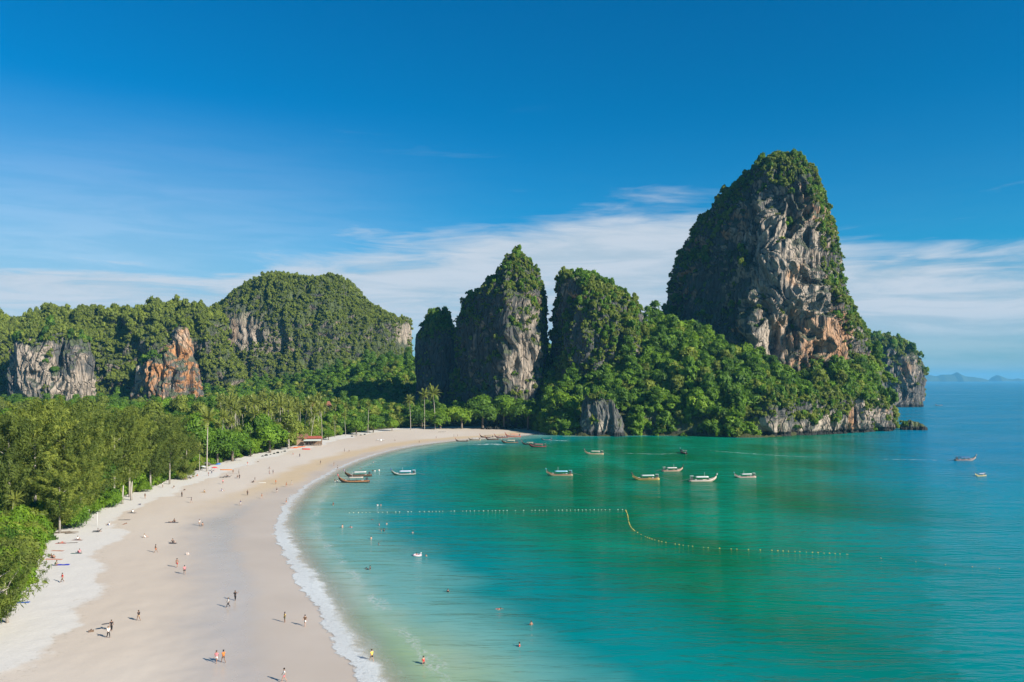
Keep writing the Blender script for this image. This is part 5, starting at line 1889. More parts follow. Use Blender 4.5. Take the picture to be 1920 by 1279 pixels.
def build_pose(key, J):
    """J: joints. One skinned body; hair, top and shorts are shells of their own following the same joints."""
    order = ['pel', 'bel', 'che', 'nek', 'hed', 'crn', 'shl', 'ell', 'wrl', 'hal', 'shr', 'elr', 'wrr', 'har', 'hil', 'knl', 'anl', 'tol', 'hir', 'knr', 'anr', 'tor']
    rad = dict(pel=(0.155, 0.115), bel=(0.135, 0.10), che=(0.165, 0.115), nek=0.055, hed=(0.085, 0.10), crn=(0.065, 0.075), shl=0.062, ell=0.042, wrl=0.030, hal=0.036, shr=0.062, elr=0.042, wrr=0.030, har=0.036,
               hil=0.088, knl=0.058, anl=0.040, tol=0.036, hir=0.088, knr=0.058, anr=0.040, tor=0.036)
    E = [('pel', 'bel'), ('bel', 'che'), ('che', 'nek'), ('nek', 'hed'), ('hed', 'crn'), ('che', 'shl'), ('shl', 'ell'), ('ell', 'wrl'), ('wrl', 'hal'), ('che', 'shr'), ('shr', 'elr'), ('elr', 'wrr'), ('wrr', 'har'),
         ('pel', 'hil'), ('hil', 'knl'), ('knl', 'anl'), ('anl', 'tol'), ('pel', 'hir'), ('hir', 'knr'), ('knr', 'anr'), ('anr', 'tor')]
    ix = {k: i for i, k in enumerate(order)}
    V = [J[k] for k in order]
    fing, fe, fr = [], [], []
    for hk, wk in (('hal', 'wrl'), ('har', 'wrr')):
        h, w_ = np.array(J[hk]), np.array(J[wk])
        d = (h - w_) / (np.linalg.norm(h - w_) + 1e-9)
        side = np.cross(d, (0.2, 1, 0.1))
        side /= np.linalg.norm(side) + 1e-9
        for a, ln in ((-0.03, 0.07), (-0.01, 0.085), (0.01, 0.08), (0.03, 0.065)):
            k = len(V) + len(fing)
            fing.append(tuple(h + d * (0.02 + ln) + side * a * 1.3))
            fe.append((ix[hk], k))
            fr.append(0.009)
    body = skin("person", V + fing, [(ix[a], ix[b]) for a, b in E] + fe, [rad[k] for k in order] + fr)
    mid = lambda a, b, t: tuple(np.array(J[a]) * (1 - t) + np.array(J[b]) * t)
    hc, cr = np.array(J['hed']), np.array(J['crn'])
    back = np.array(J.get('bak', (0, -0.03, 0)))
    hair = skin("hair", [tuple(hc + back * 0.9 + (cr - hc) * 0.45), tuple(cr + back * 0.4 + (cr - hc) * 0.18), tuple(hc + back * 2.2 - (cr - hc) * 0.6)], [(0, 1), (0, 2)], [(0.095, 0.10), (0.06, 0.065), (0.05, 0.04)])
    top = skin("shirt", [mid('pel', 'bel', 0.2), J['bel'], J['che'], J['shl'], mid('shl', 'ell', 0.6), J['shr'], mid('shr', 'elr', 0.6)], [(0, 1), (1, 2), (2, 3), (3, 4), (2, 5), (5, 6)],
               [(0.165, 0.125), (0.155, 0.118), (0.185, 0.133), 0.080, 0.064, 0.080, 0.064], root=1)
    sho = skin("shorts", [J['pel'], mid('pel', 'bel', 0.55), J['hil'], mid('hil', 'knl', 0.62), J['hir'], mid('hir', 'knr', 0.62)], [(0, 1), (0, 2), (2, 3), (0, 4), (4, 5)],
               [(0.17, 0.13), (0.155, 0.12), 0.108, 0.092, 0.108, 0.092])
    tro = skin("trousers", [J['pel'], mid('pel', 'bel', 0.55), J['hil'], J['knl'], mid('knl', 'anl', 0.95), J['hir'], J['knr'], mid('knr', 'anr', 0.95)], [(0, 1), (0, 2), (2, 3), (3, 4), (0, 5), (5, 6), (6, 7)],
               [(0.17, 0.13), (0.155, 0.12), 0.105, 0.078, 0.062, 0.105, 0.078, 0.062])
    POSES[key] = dict(body=body, hair=hair, shirt=top, shorts=sho, trousers=tro)


POSES = {}
up = dict(pel=(0, 0, 0.92), bel=(0, 0.0, 1.08), che=(0, 0, 1.32), nek=(0, 0.01, 1.48), hed=(0, 0.03, 1.58), crn=(0, 0.03, 1.68), shl=(-0.19, 0, 1.38), shr=(0.19, 0, 1.38), hil=(-0.10, 0, 0.86), hir=(0.10, 0, 0.86))
build_pose('stand', dict(up, ell=(-0.25, -0.02, 1.10), wrl=(-0.25, 0.06, 0.87), hal=(-0.25, 0.09, 0.80), elr=(0.25, -0.02, 1.10), wrr=(0.25, 0.06, 0.87), har=(0.25, 0.09, 0.80),
                         knl=(-0.11, 0.02, 0.48), anl=(-0.11, -0.02, 0.07), tol=(-0.12, 0.14, 0.03), knr=(0.11, 0.02, 0.48), anr=(0.11, -0.02, 0.07), tor=(0.12, 0.14, 0.03)))
build_pose('walk', dict(up, ell=(-0.25, -0.14, 1.12), wrl=(-0.24, -0.14, 0.88), hal=(-0.24, -0.12, 0.81), elr=(0.25, 0.08, 1.12), wrr=(0.23, 0.24, 0.94), har=(0.23, 0.28, 0.88),
                        knl=(-0.10, 0.22, 0.50), anl=(-0.10, 0.30, 0.09), tol=(-0.10, 0.46, 0.06), knr=(0.10, -0.06, 0.47), anr=(0.10, -0.34, 0.14), tor=(0.10, -0.22, 0.03)))
build_pose('carry', dict(up, ell=(-0.30, 0.02, 1.16), wrl=(-0.16, 0.22, 1.10), hal=(-0.10, 0.27, 1.10), elr=(0.36, 0.02, 1.22), wrr=(0.42, 0.20, 1.34), har=(0.43, 0.25, 1.39),
                         knl=(-0.10, 0.18, 0.49), anl=(-0.10, 0.20, 0.08), tol=(-0.10, 0.36, 0.04), knr=(0.10, -0.04, 0.47), anr=(0.10, -0.26, 0.11), tor=(0.10, -0.13, 0.03)))
sit = dict(pel=(0, 0, 0.13), bel=(0, -0.04, 0.28), che=(0, -0.06, 0.52), nek=(0, -0.03, 0.68), hed=(0, 0.0, 0.78), crn=(0, 0.0, 0.88), shl=(-0.19, -0.05, 0.58), shr=(0.19, -0.05, 0.58), hil=(-0.10, 0.08, 0.12), hir=(0.10, 0.08, 0.12))
build_pose('sit', dict(sit, ell=(-0.26, 0.10, 0.40), wrl=(-0.20, 0.32, 0.44), hal=(-0.18, 0.39, 0.46), elr=(0.28, -0.22, 0.36), wrr=(0.26, -0.32, 0.12), har=(0.26, -0.36, 0.05),
                       knl=(-0.13, 0.42, 0.46), anl=(-0.12, 0.62, 0.08), tol=(-0.13, 0.76, 0.04), knr=(0.13, 0.50, 0.16), anr=(0.13, 0.90, 0.07), tor=(0.14, 0.96, 0.18)))
build_pose('crouch', dict(pel=(0, -0.10, 0.34), bel=(0, -0.04, 0.50), che=(0, 0.10, 0.70), nek=(0, 0.18, 0.84), hed=(0, 0.24, 0.92), crn=(0, 0.27, 1.01), shl=(-0.19, 0.10, 0.74), shr=(0.19, 0.10, 0.74), hil=(-0.10, -0.06, 0.32), hir=(0.10, -0.06, 0.32),
                          ell=(-0.24, 0.28, 0.56), wrl=(-0.16, 0.44, 0.38), hal=(-0.14, 0.49, 0.32), elr=(0.24, 0.28, 0.56), wrr=(0.16, 0.44, 0.38), har=(0.14, 0.49, 0.32),
                          knl=(-0.16, 0.32, 0.46), anl=(-0.13, 0.10, 0.08), tol=(-0.14, 0.26, 0.03), knr=(0.16, 0.32, 0.46), anr=(0.13, 0.10, 0.08), tor=(0.14, 0.26, 0.03)))
build_pose('lie', dict(pel=(0, 0, 0.12), bel=(0, 0.16, 0.12), che=(0, 0.40, 0.13), nek=(0, 0.56, 0.14), hed=(0, 0.67, 0.16), crn=(0, 0.77, 0.17), shl=(-0.19, 0.46, 0.12), shr=(0.19, 0.46, 0.12), hil=(-0.10, -0.06, 0.11), hir=(0.10, -0.06, 0.11),
                       ell=(-0.34, 0.24, 0.07), wrl=(-0.36, 0.0, 0.06), hal=(-0.36, -0.08, 0.06), elr=(0.36, 0.56, 0.08), wrr=(0.20, 0.74, 0.07), har=(0.13, 0.78, 0.08),
                       knl=(-0.13, -0.44, 0.10), anl=(-0.14, -0.85, 0.07), tol=(-0.17, -0.92, 0.16), knr=(0.14, -0.42, 0.28), anr=(0.13, -0.68, 0.08), tor=(0.14, -0.80, 0.05), bak=(0, 0.02, -0.01)))
build_pose('swim', dict(pel=(0, 0, 0.0), bel=(0, 0.17, 0.03), che=(0, 0.40, 0.07), nek=(0, 0.56, 0.13), hed=(0, 0.66, 0.19), crn=(0, 0.72, 0.28), shl=(-0.19, 0.44, 0.06), shr=(0.19, 0.44, 0.06), hil=(-0.10, -0.06, -0.02), hir=(0.10, -0.06, -0.02),
                        ell=(-0.36, 0.60, 0.04), wrl=(-0.40, 0.84, 0.02), hal=(-0.40, 0.91, 0.02), elr=(0.42, 0.44, 0.02), wrr=(0.56, 0.22, -0.04), har=(0.60, 0.15, -0.05),
                        knl=(-0.13, -0.45, -0.06), anl=(-0.14, -0.85, -0.04), tol=(-0.14, -0.97, -0.02), knr=(0.13, -0.42, -0.10), anr=(0.14, -0.80, -0.14), tor=(0.14, -0.92, -0.12)))

HAIR = [paint((0.015, 0.012, 0.010), 0.5), paint((0.06, 0.035, 0.02), 0.5), paint((0.22, 0.14, 0.06), 0.5)]
CL = dict(red=(0.50, 0.03, 0.03), orange=(0.62, 0.16, 0.03), black=(0.015, 0.015, 0.018), navy=(0.03, 0.04, 0.10), white=(0.68, 0.67, 0.64), grey=(0.22, 0.22, 0.22), blue=(0.05, 0.14, 0.40), green=(0.06, 0.16, 0.08),
          pink=(0.55, 0.20, 0.22), tan=(0.36, 0.25, 0.15), brown=(0.12, 0.07, 0.04), yellow=(0.60, 0.42, 0.08), teal=(0.04, 0.22, 0.22))


def person(px, py, pose, top, bottom, label, face=None, tone=0, group="people on the beach", z=None, long=False, hair=0):
    if z is None:
        x, y, z = on_beach(px, py)
    else:
        x, y = g0(px, py)
    ps = POSES[pose]
    o = obj("person", ps['body'], None, (x, y, z), (0, 0, rnd.uniform(0, 6.28) if face is None else math.radians(face)))
    s = rnd.uniform(0.94, 1.06)
    o.scale = (s, s, s)
    recolour(o, SKIN_TONES[tone])
    props(o, label, "person", group)
    h = obj("hair", ps['hair'], o)
    recolour(h, HAIR[hair])
    if top:
        recolour(obj("shirt", ps['shirt'], o), paint(CL[top], 0.8))
    if bottom:
        recolour(obj("trousers" if long else "shorts", ps['trousers' if long else 'shorts'], o), paint(CL[bottom], 0.8))
    return o


PEOPLE = [
    # lower left
    (117, 1092, 'walk', 'red', 'brown', "person in a red top walking below the blue mat", True),
    (97, 1046, 'sit', 'pink', 'tan', "person sitting on the orange beach towel, facing the sea", False),
    (101, 1047, 'sit', None, 'black', "bare-backed person in black shorts beside the orange towel", False),
    (104, 1061, 'crouch', 'green', 'black', "person in green bending over the end of the blue mat", False),
    (149, 1037, 'sit', 'pink', 'navy', "person sitting at the end of the dark green towel", False),
    (146, 1012, 'sit', 'white', 'brown', "person in white sitting on the brown towel near the driftwood", False),
    (115, 1018, 'lie', None, 'red', "person lying on the reddish towel nearest the driftwood", False),
    (184, 997, 'sit', 'grey', 'black', "person in grey on the low dark lounger on the dry sand", False),
    (205, 985, 'sit', 'white', 'blue', "person in white sitting on the edge of the dry sand", False),
    (234, 983, 'lie', None, 'black', "person lying below the long dark mat", False),
    (249, 961, 'sit', 'white', 'black', "person in white sitting on a dark towel near the tree line", False),
    (272, 935, 'stand', 'brown', 'tan', "person standing against the bushes by the twin trunks", False),
    (341, 932, 'stand', 'black', 'black', "person all in black standing on the sand below the parasols", True),
    (359, 943, 'walk', 'navy', 'grey', "person in navy walking toward the water below the one in black", False),
    (322, 979, 'lie', None, 'black', "person lying on the dark towel, alone on the damp sand", False),
    (327, 979, 'sit', None, 'navy', "person sitting beside the one lying alone on the damp sand", False),
    (374, 986, 'stand', 'white', 'tan', "pale person standing at the top of the wet sand", False),
    (379, 987, 'crouch', None, 'brown', "person crouching beside the pale standing one", False),
    (271, 1008, 'sit', 'white', 'white', "person in white sitting alone on the damp sand", False),
    (324, 1018, 'sit', 'black', 'black', "person in black sitting on a small dark mat on the damp sand", False),
    (292, 1036, 'walk', None, 'orange', "bare-chested person in orange-red shorts walking left of the wet sand", False),
    (332, 1064, 'walk', None, 'red', "bare-chested person in red shorts by the wet sand", False),
    (346, 1077, 'walk', 'pink', 'black', "person in pink and black walking just below the one in red shorts", False),
    (260, 1164, 'walk', 'black', 'tan', "person in a black top walking alone at the lower left", False),
    (203, 1196, 'carry', 'white', 'black', "person in white and black carrying a board, lower left pair", True),
    (209, 1183, 'walk', 'black', 'black', "person in black with a cap behind the one carrying a board", True),
    (441, 1126, 'carry', 'black', 'black', "person in black with arms half raised at mid beach", True),
    (428, 1139, 'walk', 'white', 'black', "person in a white top and black trousers in front of the one in black", True),
    (534, 1167, 'stand', 'yellow', 'green', "slim person in yellow-green standing left of two at the wet sand", False),
    (572, 1174, 'walk', 'brown', 'white', "person in brown and white nearest the foam at the lower centre", False),
    (406, 1243, 'walk', 'pink', 'white', "person in pink and white, left one of the pair near the bottom", False),
    (419, 1243, 'walk', 'orange', 'brown', "person in orange and brown, right one of the pair near the bottom", False),
    (533, 1279, 'walk', 'white', 'pink', "person in white at the very bottom edge of the photo", False),
    # middle of the beach
    (397, 888, 'stand', 'white', 'navy', "person in white standing under the grey parasols", True),
    (391, 893, 'stand', 'pink', 'white', "person in pink standing left of the small table by the parasols", False),
    (370, 893, 'sit', 'orange', 'tan', "person in orange sitting at the end of the casuarina row", False),
    (361, 895, 'sit', 'tan', 'black', "person in tan resting in the shade left of the one in orange", False),
    (355, 897, 'sit', 'brown', 'navy', "person in brown resting in the shade of the last casuarina", False),
    (348, 899, 'sit', 'pink', 'black', "person in pink resting under the dry bush", False),
    (425, 893, 'sit', 'grey', 'black', "person in grey on the dark lounger", False),
    (437, 888, 'stand', 'brown', 'brown', "person in brown standing right of the long orange kayak", False),
    (448, 889, 'stand', 'white', 'tan', "person in pale clothes standing above the dark-clad pair", False),
    (445, 896, 'crouch', 'black', 'white', "crouching person in black, left of the dark-clad pair", False),
    (449, 898, 'walk', 'black', 'black', "person in black, right one of the dark-clad pair", True),
    (418, 908, 'walk', 'pink', 'black', "person in pink and black below the dark lounger", False),
    (416, 921, 'sit', 'blue', 'white', "person in blue sitting alone on the damp sand", False),
    (475, 905, 'sit', 'black', 'black', "person in black sitting at the left end of the white surfboard", False),
    (478, 903, 'stand', 'black', 'grey', "person in dark clothes standing by the white surfboard", False),
    (464, 929, 'stand', 'black', 'black', "person all in black standing alone below the surfboard", True),
    (451, 948, 'walk', 'navy', 'white', "person in navy and white alone at the top of the glossy sand", False),
    (517, 908, 'stand', 'orange', 'tan', "person in an orange-brown top standing on the tan wet sand", False),
    (537, 913, 'walk', 'orange', 'orange', "person all in orange near the water", False),
    (547, 910, 'walk', 'white', 'white', "person in white right of the one in orange near the water", False),
    (519, 924, 'walk', 'black', 'white', "person in black and white walking below the orange ones", False),
    (491, 935, 'walk', 'orange', 'tan', "person in a light orange wrap on the tan sand", False),
    (537, 945, 'walk', None, 'orange', "person in orange shorts at the edge of the foam", False),
    (464, 873, 'stand', 'red', 'white', "person in red and white below the broadleaf trees", False),
    (484, 866, 'lie', None, 'brown', "person lying under the shaded tree gap", False),
    (505, 879, 'sit', 'grey', 'tan', "person in grey sitting alone on the upper sand", False),
    (512, 889, 'stand', 'navy', 'navy', "person in navy standing on the middle sand", False),
    (505, 889, 'stand', 'white', 'pink', "pale person left of the one in navy", False),
    (562, 857, 'stand', 'navy', 'black', "person in navy standing below the red kayak", True),
    (550, 853, 'crouch', 'red', 'grey', "person crouching left of the one in navy below the red kayak", False),
    (601, 871, 'walk', 'black', 'grey', "person in black on the sand right of mid beach", False),
    (626, 874, 'stand', 'brown', 'yellow', "person in brown and yellow on the olive wet sand", False),
    (633, 881, 'walk', 'grey', 'black', "person in grey at the water's edge above the moored boats", False),
    (646, 847, 'stand', 'white', 'black', "person in white and black on the upper sand right of the restaurant", False),
    (655, 847, 'crouch', 'grey', 'black', "crouching person right of the one in white and black", False),
    (786, 831, 'walk', 'brown', 'black', "person in brown at the water's edge near the far end", False),
    (741, 827, 'crouch', 'tan', 'brown', "crouching person alone on the far sand", False),
    (818, 823, 'walk', 'grey', 'navy', "person in grey on the far sand", False),
    (851, 819.5, 'stand', 'white', 'navy', "person in white left of the first far boat", False),
    (858, 819, 'stand', 'black', 'black', "person in black left of the first far boat", False),
    (383, 923, 'sit', 'tan', 'yellow', "person in tan sitting on the tan mat", False),
    (346, 919, 'lie', None, 'black', "person lying on the sand left of the tan mat", False),
    (326, 915, 'sit', 'black', 'white', "person in black sitting at the edge of the casuarina shade", False),
    (305, 914, 'stand', 'white', 'grey', "person in white stooping under the casuarina", False),
]
for p in PEOPLE:
    person(p[0], p[1], p[2], p[3], p[4], p[5], long=p[6], tone=rnd.choice((0, 0, 1, 2, 2)), hair=rnd.choice((0, 0, 1, 1, 2)))

BATHERS = [
    (794, 1245, 'stand', 'red', 'black', "person in red and black wading thigh-deep at the lower centre", -0.62),
    (697, 1240, 'walk', 'yellow', 'black', "person in yellow stepping through the foam at the bottom", -0.1),
    (781, 1043, 'stand', 'pink', None, "bather on the left side of the pink and white inflatable", -1.05),
    (799, 1043, 'stand', None, None, "bather right of the pink and white inflatable", -1.2),
    (696, 1011, 'stand', None, 'pink', "fair-skinned bather waist-deep nearest the foam", -0.95),
    (710, 1021, 'stand', None, None, "bather up to the chest below the fair-skinned one", -1.2),
    (715, 996, 'stand', None, 'black', "left bather of the close pair in the shallows", -1.15),
    (720, 996, 'stand', 'black', 'black', "right bather of the close pair in the shallows", -1.1),
    (711, 985, 'stand', 'pink', None, "bather in pink behind the close pair", -1.1),
    (725, 983, 'stand', None, None, "bather right of the one in pink", -1.25),
    (659, 989, 'swim', None, 'pink', "person swimming in the shallows left of the bathers", -0.02),
    (642, 989, 'stand', None, 'blue', "lone bather left of the swimmer in the shallows", -0.9),
    (700, 975, 'swim', 'black', 'black', "dark swimmer below the white float line", -0.05),
    (708, 948, 'stand', 'white', None, "left one of two bathers above the white float line", -1.1),
    (714, 948, 'stand', None, 'black', "right one of two bathers above the white float line", -1.1),
    (625, 947, 'stand', 'black', None, "bather near the foam above the float line's end", -0.8),
    (772, 999, 'swim', None, 'navy', "swimmer far right of the close pair", -0.05),
    (689, 1068, 'swim', 'black', 'black', "dark swimmer left of another in the pale shallows", -0.04),
    (694, 1068, 'stand', 'black', 'black', "dark bather right of the dark swimmer in the pale shallows", -1.0),
    (840, 1110, 'stand', 'black', 'grey', "dark-haired bather alone in mid shallows", -1.15),
    (932, 1142, 'swim', 'red', 'pink', "swimmer in red and pink stretched out toward deeper water", 0.0),
    (996, 1172, 'stand', None, None, "bather alone at the edge of the turquoise water", -1.1),
    (974, 1212, 'stand', 'red', None, "bather in red in the greenish shallows at the lower centre", -1.15),
    (628, 903, 'stand', 'black', 'white', "bather in black at the prow of the nearest boat", -0.6),
    (632, 904, 'stand', 'white', 'white', "bather in white at the prow of the nearest boat", -0.7),
    (699, 884, 'stand', 'black', None, "left one of two bathers behind the moored pair of boats", -1.0),
    (703, 884, 'stand', 'white', None, "right one of two bathers behind the moored pair of boats", -1.0),
    (711, 883, 'stand', 'white', 'white', "bather in white between the moored boats and the green one", -0.8),
    (678, 879, 'swim', 'black', 'black', "dark swimmer behind the moored pair of boats", -0.02),
    (700, 868, 'stand', 'white', 'grey', "bather in white nearest the upper shoreline", -0.9),
]
for px, py, pose, top, bot, lab, z in BATHERS:
    person(px, py, pose, top, bot, lab, group="bathers in the water", z=z, tone=rnd.choice((0, 2, 2)), hair=rnd.choice((0, 1)))
# passengers of the crowded boat on the open water
for i, (dx, top, lab) in enumerate(((-16, 'navy', "passenger in navy at the stern of the crowded boat"), (-9, 'blue', "passenger in blue under the dark canopy of the crowded boat"),
                                    (-2, 'grey', "passenger in grey amidships in the crowded boat"), (6, 'black', "passenger in black ahead of the canopy of the crowded boat"))):
    person(1810 + dx, 864, 'sit', top, 'black', lab, group="passengers of the crowded boat", z=0.50, face=-90)
for px, py, top, lab in ((934, 820.6, 'orange', "person in orange aboard the brown far boat"), (941, 820.8, 'white', "person in white aboard the brown far boat"), (946, 820.6, 'blue', "person in blue aboard the brown far boat")):
    person(px, py, 'sit', top, 'black', lab, group="people aboard the far boats", z=0.45)


# ------------------------------------------------------------------ things on the beach
def slab(name, px, py, L, Wd, T, ang, colour, label, cat, group=None, round_=False, dz=0.02):
    x, y, z = on_beach(px, py)
    n = 9
    q = np.linspace(-1, 1, n)
    S = []
    for a in q:
        w_ = Wd / 2 * (1 - abs(a) ** 3.0 * 0.92 if round_ else 1)
        h = T * (1 + 0.4 * math.sin(a * 5 + px)) if not round_ else T
        S.append([(a * L / 2, -w_, 0), (a * L / 2, w_, 0), (a * L / 2, w_ * 0.96, h), (a * L / 2, -w_ * 0.96, h)])
    o = obj(name, new_mesh(name, *loft(S), [paint(colour, 0.7)]), None, (x, y, z + dz), (0, 0, math.radians(ang)))
    props(o, label, cat, group)
    return o


tg = "towels and mats on the sand"
slab('beach_mat', 118, 1059.5, 2.4, 0.62, 0.10, 6, (0.02, 0.035, 0.36), "bright blue mat on the dry sand above the person in red", 'mat', tg)
slab('beach_mat', 42, 1130, 2.2, 0.6, 0.05, 8, (0.04, 0.10, 0.34), "blue and white mat under the thin branches at the lower left", 'mat', tg)
slab('beach_towel', 108, 1033, 2.6, 0.8, 0.03, -3, (0.42, 0.20, 0.14), "reddish towel just above the sitting pair", 'towel', tg)
slab('beach_towel', 101, 1049, 3.6, 0.9, 0.03, -5, (0.50, 0.24, 0.17), "long orange towel under the sitting pair", 'towel', tg)
slab('beach_towel', 114, 1019, 2.2, 0.9, 0.03, 14, (0.36, 0.17, 0.15), "reddish towel with a person lying on it", 'towel', tg)
slab('beach_towel', 133, 1018, 2.8, 0.5, 0.03, 12, (0.16, 0.14, 0.13), "narrow dark towel right of the reddish one", 'towel', tg)
slab('beach_towel', 145, 1013, 2.4, 0.8, 0.03, 0, (0.25, 0.17, 0.15), "brown towel near the driftwood", 'towel', tg)
slab('beach_towel', 143, 1038, 2.2, 0.6, 0.04, 6, (0.06, 0.12, 0.11), "dark green towel on the dry sand", 'towel', tg)
slab('beach_mat', 233, 975, 2.9, 0.8, 0.04, 8, (0.14, 0.13, 0.12), "long dark mat at the edge of the dry sand", 'mat', tg)
slab('beach_towel', 322, 980, 3.4, 0.9, 0.03, 2, (0.10, 0.10, 0.11), "dark towel alone on the damp sand", 'towel', tg)
slab('beach_towel', 247, 962, 2.4, 0.9, 0.03, -4, (0.09, 0.09, 0.10), "black towel under the person in white near the tree line", 'towel', tg)
slab('beach_mat', 353, 909, 3.0, 0.9, 0.03, 0, (0.55, 0.55, 0.54), "white mat on the sand below the resting people", 'mat', tg)
slab('beach_mat', 379, 924, 2.6, 0.8, 0.03, 4, (0.45, 0.33, 0.20), "tan mat under the person in tan", 'mat', tg)
slab('beach_mat', 355, 933, 1.8, 0.7, 0.03, -8, (0.30, 0.27, 0.24), "greyish mat right of the person in black", 'mat', tg)
slab('beach_mat', 324, 1019, 1.7, 0.9, 0.03, 0, (0.06, 0.06, 0.07), "small dark mat under the person in black on the damp sand", 'mat', tg)
slab('surfboard', 491, 905.5, 2.9, 0.55, 0.10, 2, (0.66, 0.65, 0.60), "white surfboard lying by the couple in black", 'surfboard', None, True)
slab('kayak', 424, 881.5, 4.9, 0.75, 0.32, 2, (0.55, 0.20, 0.05), "long orange kayak on the sand below the broadleaf trees", 'kayak', None, True)
kg = "kayaks beside the restaurant"
slab('kayak', 551, 840.5, 4.2, 0.8, 0.35, 6, (0.55, 0.13, 0.05), "orange kayak nearest the tree trunk by the restaurant", 'kayak', kg, True)
slab('kayak', 558, 839.2, 4.2, 0.8, 0.35, 4, (0.50, 0.17, 0.06), "orange kayak in the middle of the row by the restaurant", 'kayak', kg, True)
slab('kayak', 565, 838.2, 4.2, 0.8, 0.35, 8, (0.55, 0.12, 0.04), "orange kayak under the restaurant's front corner", 'kayak', kg, True)
slab('kayak', 574, 843, 4.6, 1.1, 0.55, -8, (0.60, 0.05, 0.04), "bright red kayak out on the sand in front of the restaurant", 'kayak', None, True)
slab('bag', 262, 947, 0.6, 0.4, 0.35, 20, (0.10, 0.10, 0.13), "small dark bag alone on the dry sand", 'bag', None)
slab('bag', 171, 1185, 0.7, 0.35, 0.3, 30, (0.14, 0.09, 0.06), "small brown bag lying left of the person carrying a board", 'bag', None)
slab('bag', 352, 1040, 0.5, 0.35, 0.3, 0, (0.55, 0.45, 0.40), "small pale bag at the edge of the wet sand", 'bag', None)
slab('carried_board', 198, 1183, 1.1, 0.5, 0.08, 40, (0.10, 0.09, 0.09), "small dark board under the arm of the person in white and black", 'board', None, True, 1.0)

# pink and white inflatable with bathers
x, y = g0(782, 1042)
a = np.linspace(0, 2 * math.pi, 15)
o = obj('inflatable_ring', new_mesh('inflatable_ring', *tube([(0.85 * math.cos(q), 0.6 * math.sin(q), 0.12) for q in a], [0.2] * 15, 8), [paint((0.66, 0.50, 0.52), 0.3, 0.5)], True), None, (x, y, 0))
props(o, "pink and white inflatable floating in the shallows", 'inflatable')
obj('neck', new_mesh('neck', *tube([(0.7, 0, 0.2), (0.85, 0, 0.5), (0.8, 0, 0.7), (1.0, 0, 0.66)], [0.13, 0.09, 0.09, 0.05], 7), [paint((0.66, 0.64, 0.64), 0.3, 0.5)], True), o)


# parasols, loungers and the small shelter at mid beach
def parasol(px, py, colour, label, r=1.6, h=2.3, tilt=0.1):
    x, y, z = on_beach(px, py)
    o = empty('beach_parasol', (x, y, z), rnd.uniform(0, 6))
    o.rotation_euler = (tilt, rnd.uniform(-0.1, 0.1), rnd.uniform(0, 6))
    props(o, label, 'parasol', "parasols at mid beach")
    n = 8
    V = [(0, 0, h + 0.05)]
    for k in range(n):
        q = 2 * math.pi * k / n
        V.append((r * 0.55 * math.cos(q), r * 0.55 * math.sin(q), h - 0.14))
    for k in range(n):
        q = 2 * math.pi * k / n
        V.append((r * math.cos(q), r * math.sin(q), h - 0.50))
    Fc = [(0, 1 + k, 1 + (k + 1) % n) for k in range(n)] + [(1 + k, 1 + n + k, 1 + n + (k + 1) % n, 1 + (k + 1) % n) for k in range(n)]
    V2 = [(a, b, c - 0.03) for a, b, c in V]
    m = len(V)
    Fc += [tuple(i + m for i in q[::-1]) for q in Fc]
    Fc += [(1 + n + k, m + 1 + n + k, m + 1 + n + (k + 1) % n, 1 + n + (k + 1) % n) for k in range(n)]
    obj('canopy', new_mesh('canopy', V + V2, Fc, [paint(colour, 0.8)]), o)
    obj('pole', new_mesh('pole', *tube([(0, 0, -0.2), (0, 0, h)], [0.035, 0.03], 6), [paint((0.5, 0.48, 0.45))]), o)
    return o


parasol(387, 877, (0.16, 0.14, 0.135), "dark grey beach parasol, left one of two by the last casuarina")
parasol(392.5, 880, (0.13, 0.10, 0.10), "dark brownish parasol right beside the grey one")
parasol(402, 883, (0.60, 0.05, 0.06), "red beach parasol next to the dark ones", 1.3, 1.7)
parasol(410, 878, (0.04, 0.16, 0.42), "blue beach parasol against the broadleaf tree", 1.2, 2.2)
parasol(381, 882, (0.50, 0.52, 0.50), "pale parasol low under the golden palm", 1.4, 1.9)
ug = "white parasols at mid beach"
for k, px in enumerate((709, 714, 719)):
    o = parasol(px, 827, (0.62, 0.61, 0.58), ("first", "second", "third")[k] + " of three low white parasols on the far sand, counted from the restaurant", 0.8, 1.2, 0.4)
    o['group'] = ug


def lounger(px, py, ang, label):
    x, y, z = on_beach(px, py)
    o = empty('sun_lounger', (x, y, z), math.radians(ang))
    props(o, label, 'sun lounger', "loungers on the sand")
    m = paint((0.06, 0.06, 0.065))
    obj('seat', new_mesh('seat', *box(-0.9, 0.5, -0.32, 0.32, 0.28, 0.36), [m]), o)
    b = obj('backrest', new_mesh('backrest', *box(0, 0.75, -0.32, 0.32, 0, 0.07), [m]), o, (0.5, 0, 0.30), (0, -0.7, 0))
    for a_, c_ in ((-0.8, -0.27), (-0.8, 0.27), (0.45, -0.27), (0.45, 0.27)):
        obj('leg', new_mesh('leg', *box(a_ - 0.03, a_ + 0.03, c_ - 0.03, c_ + 0.03, 0, 0.28), [m]), o)


lounger(417, 896, 5, "dark sun lounger at the left of the row below the orange kayak")
lounger(423, 895.5, 3, "dark sun lounger in the middle of the row below the orange kayak")
lounger(429, 895, 6, "dark sun lounger at the right of the row below the orange kayak")
lounger(182, 998, 4, "dark low lounger alone on the near dry sand")
for k, px in enumerate((824, 828.5, 833)):
    lounger(px, 810.5, 3, ("left", "middle", "right")[k] + " dark lounger of the far three under the lime-green trees")

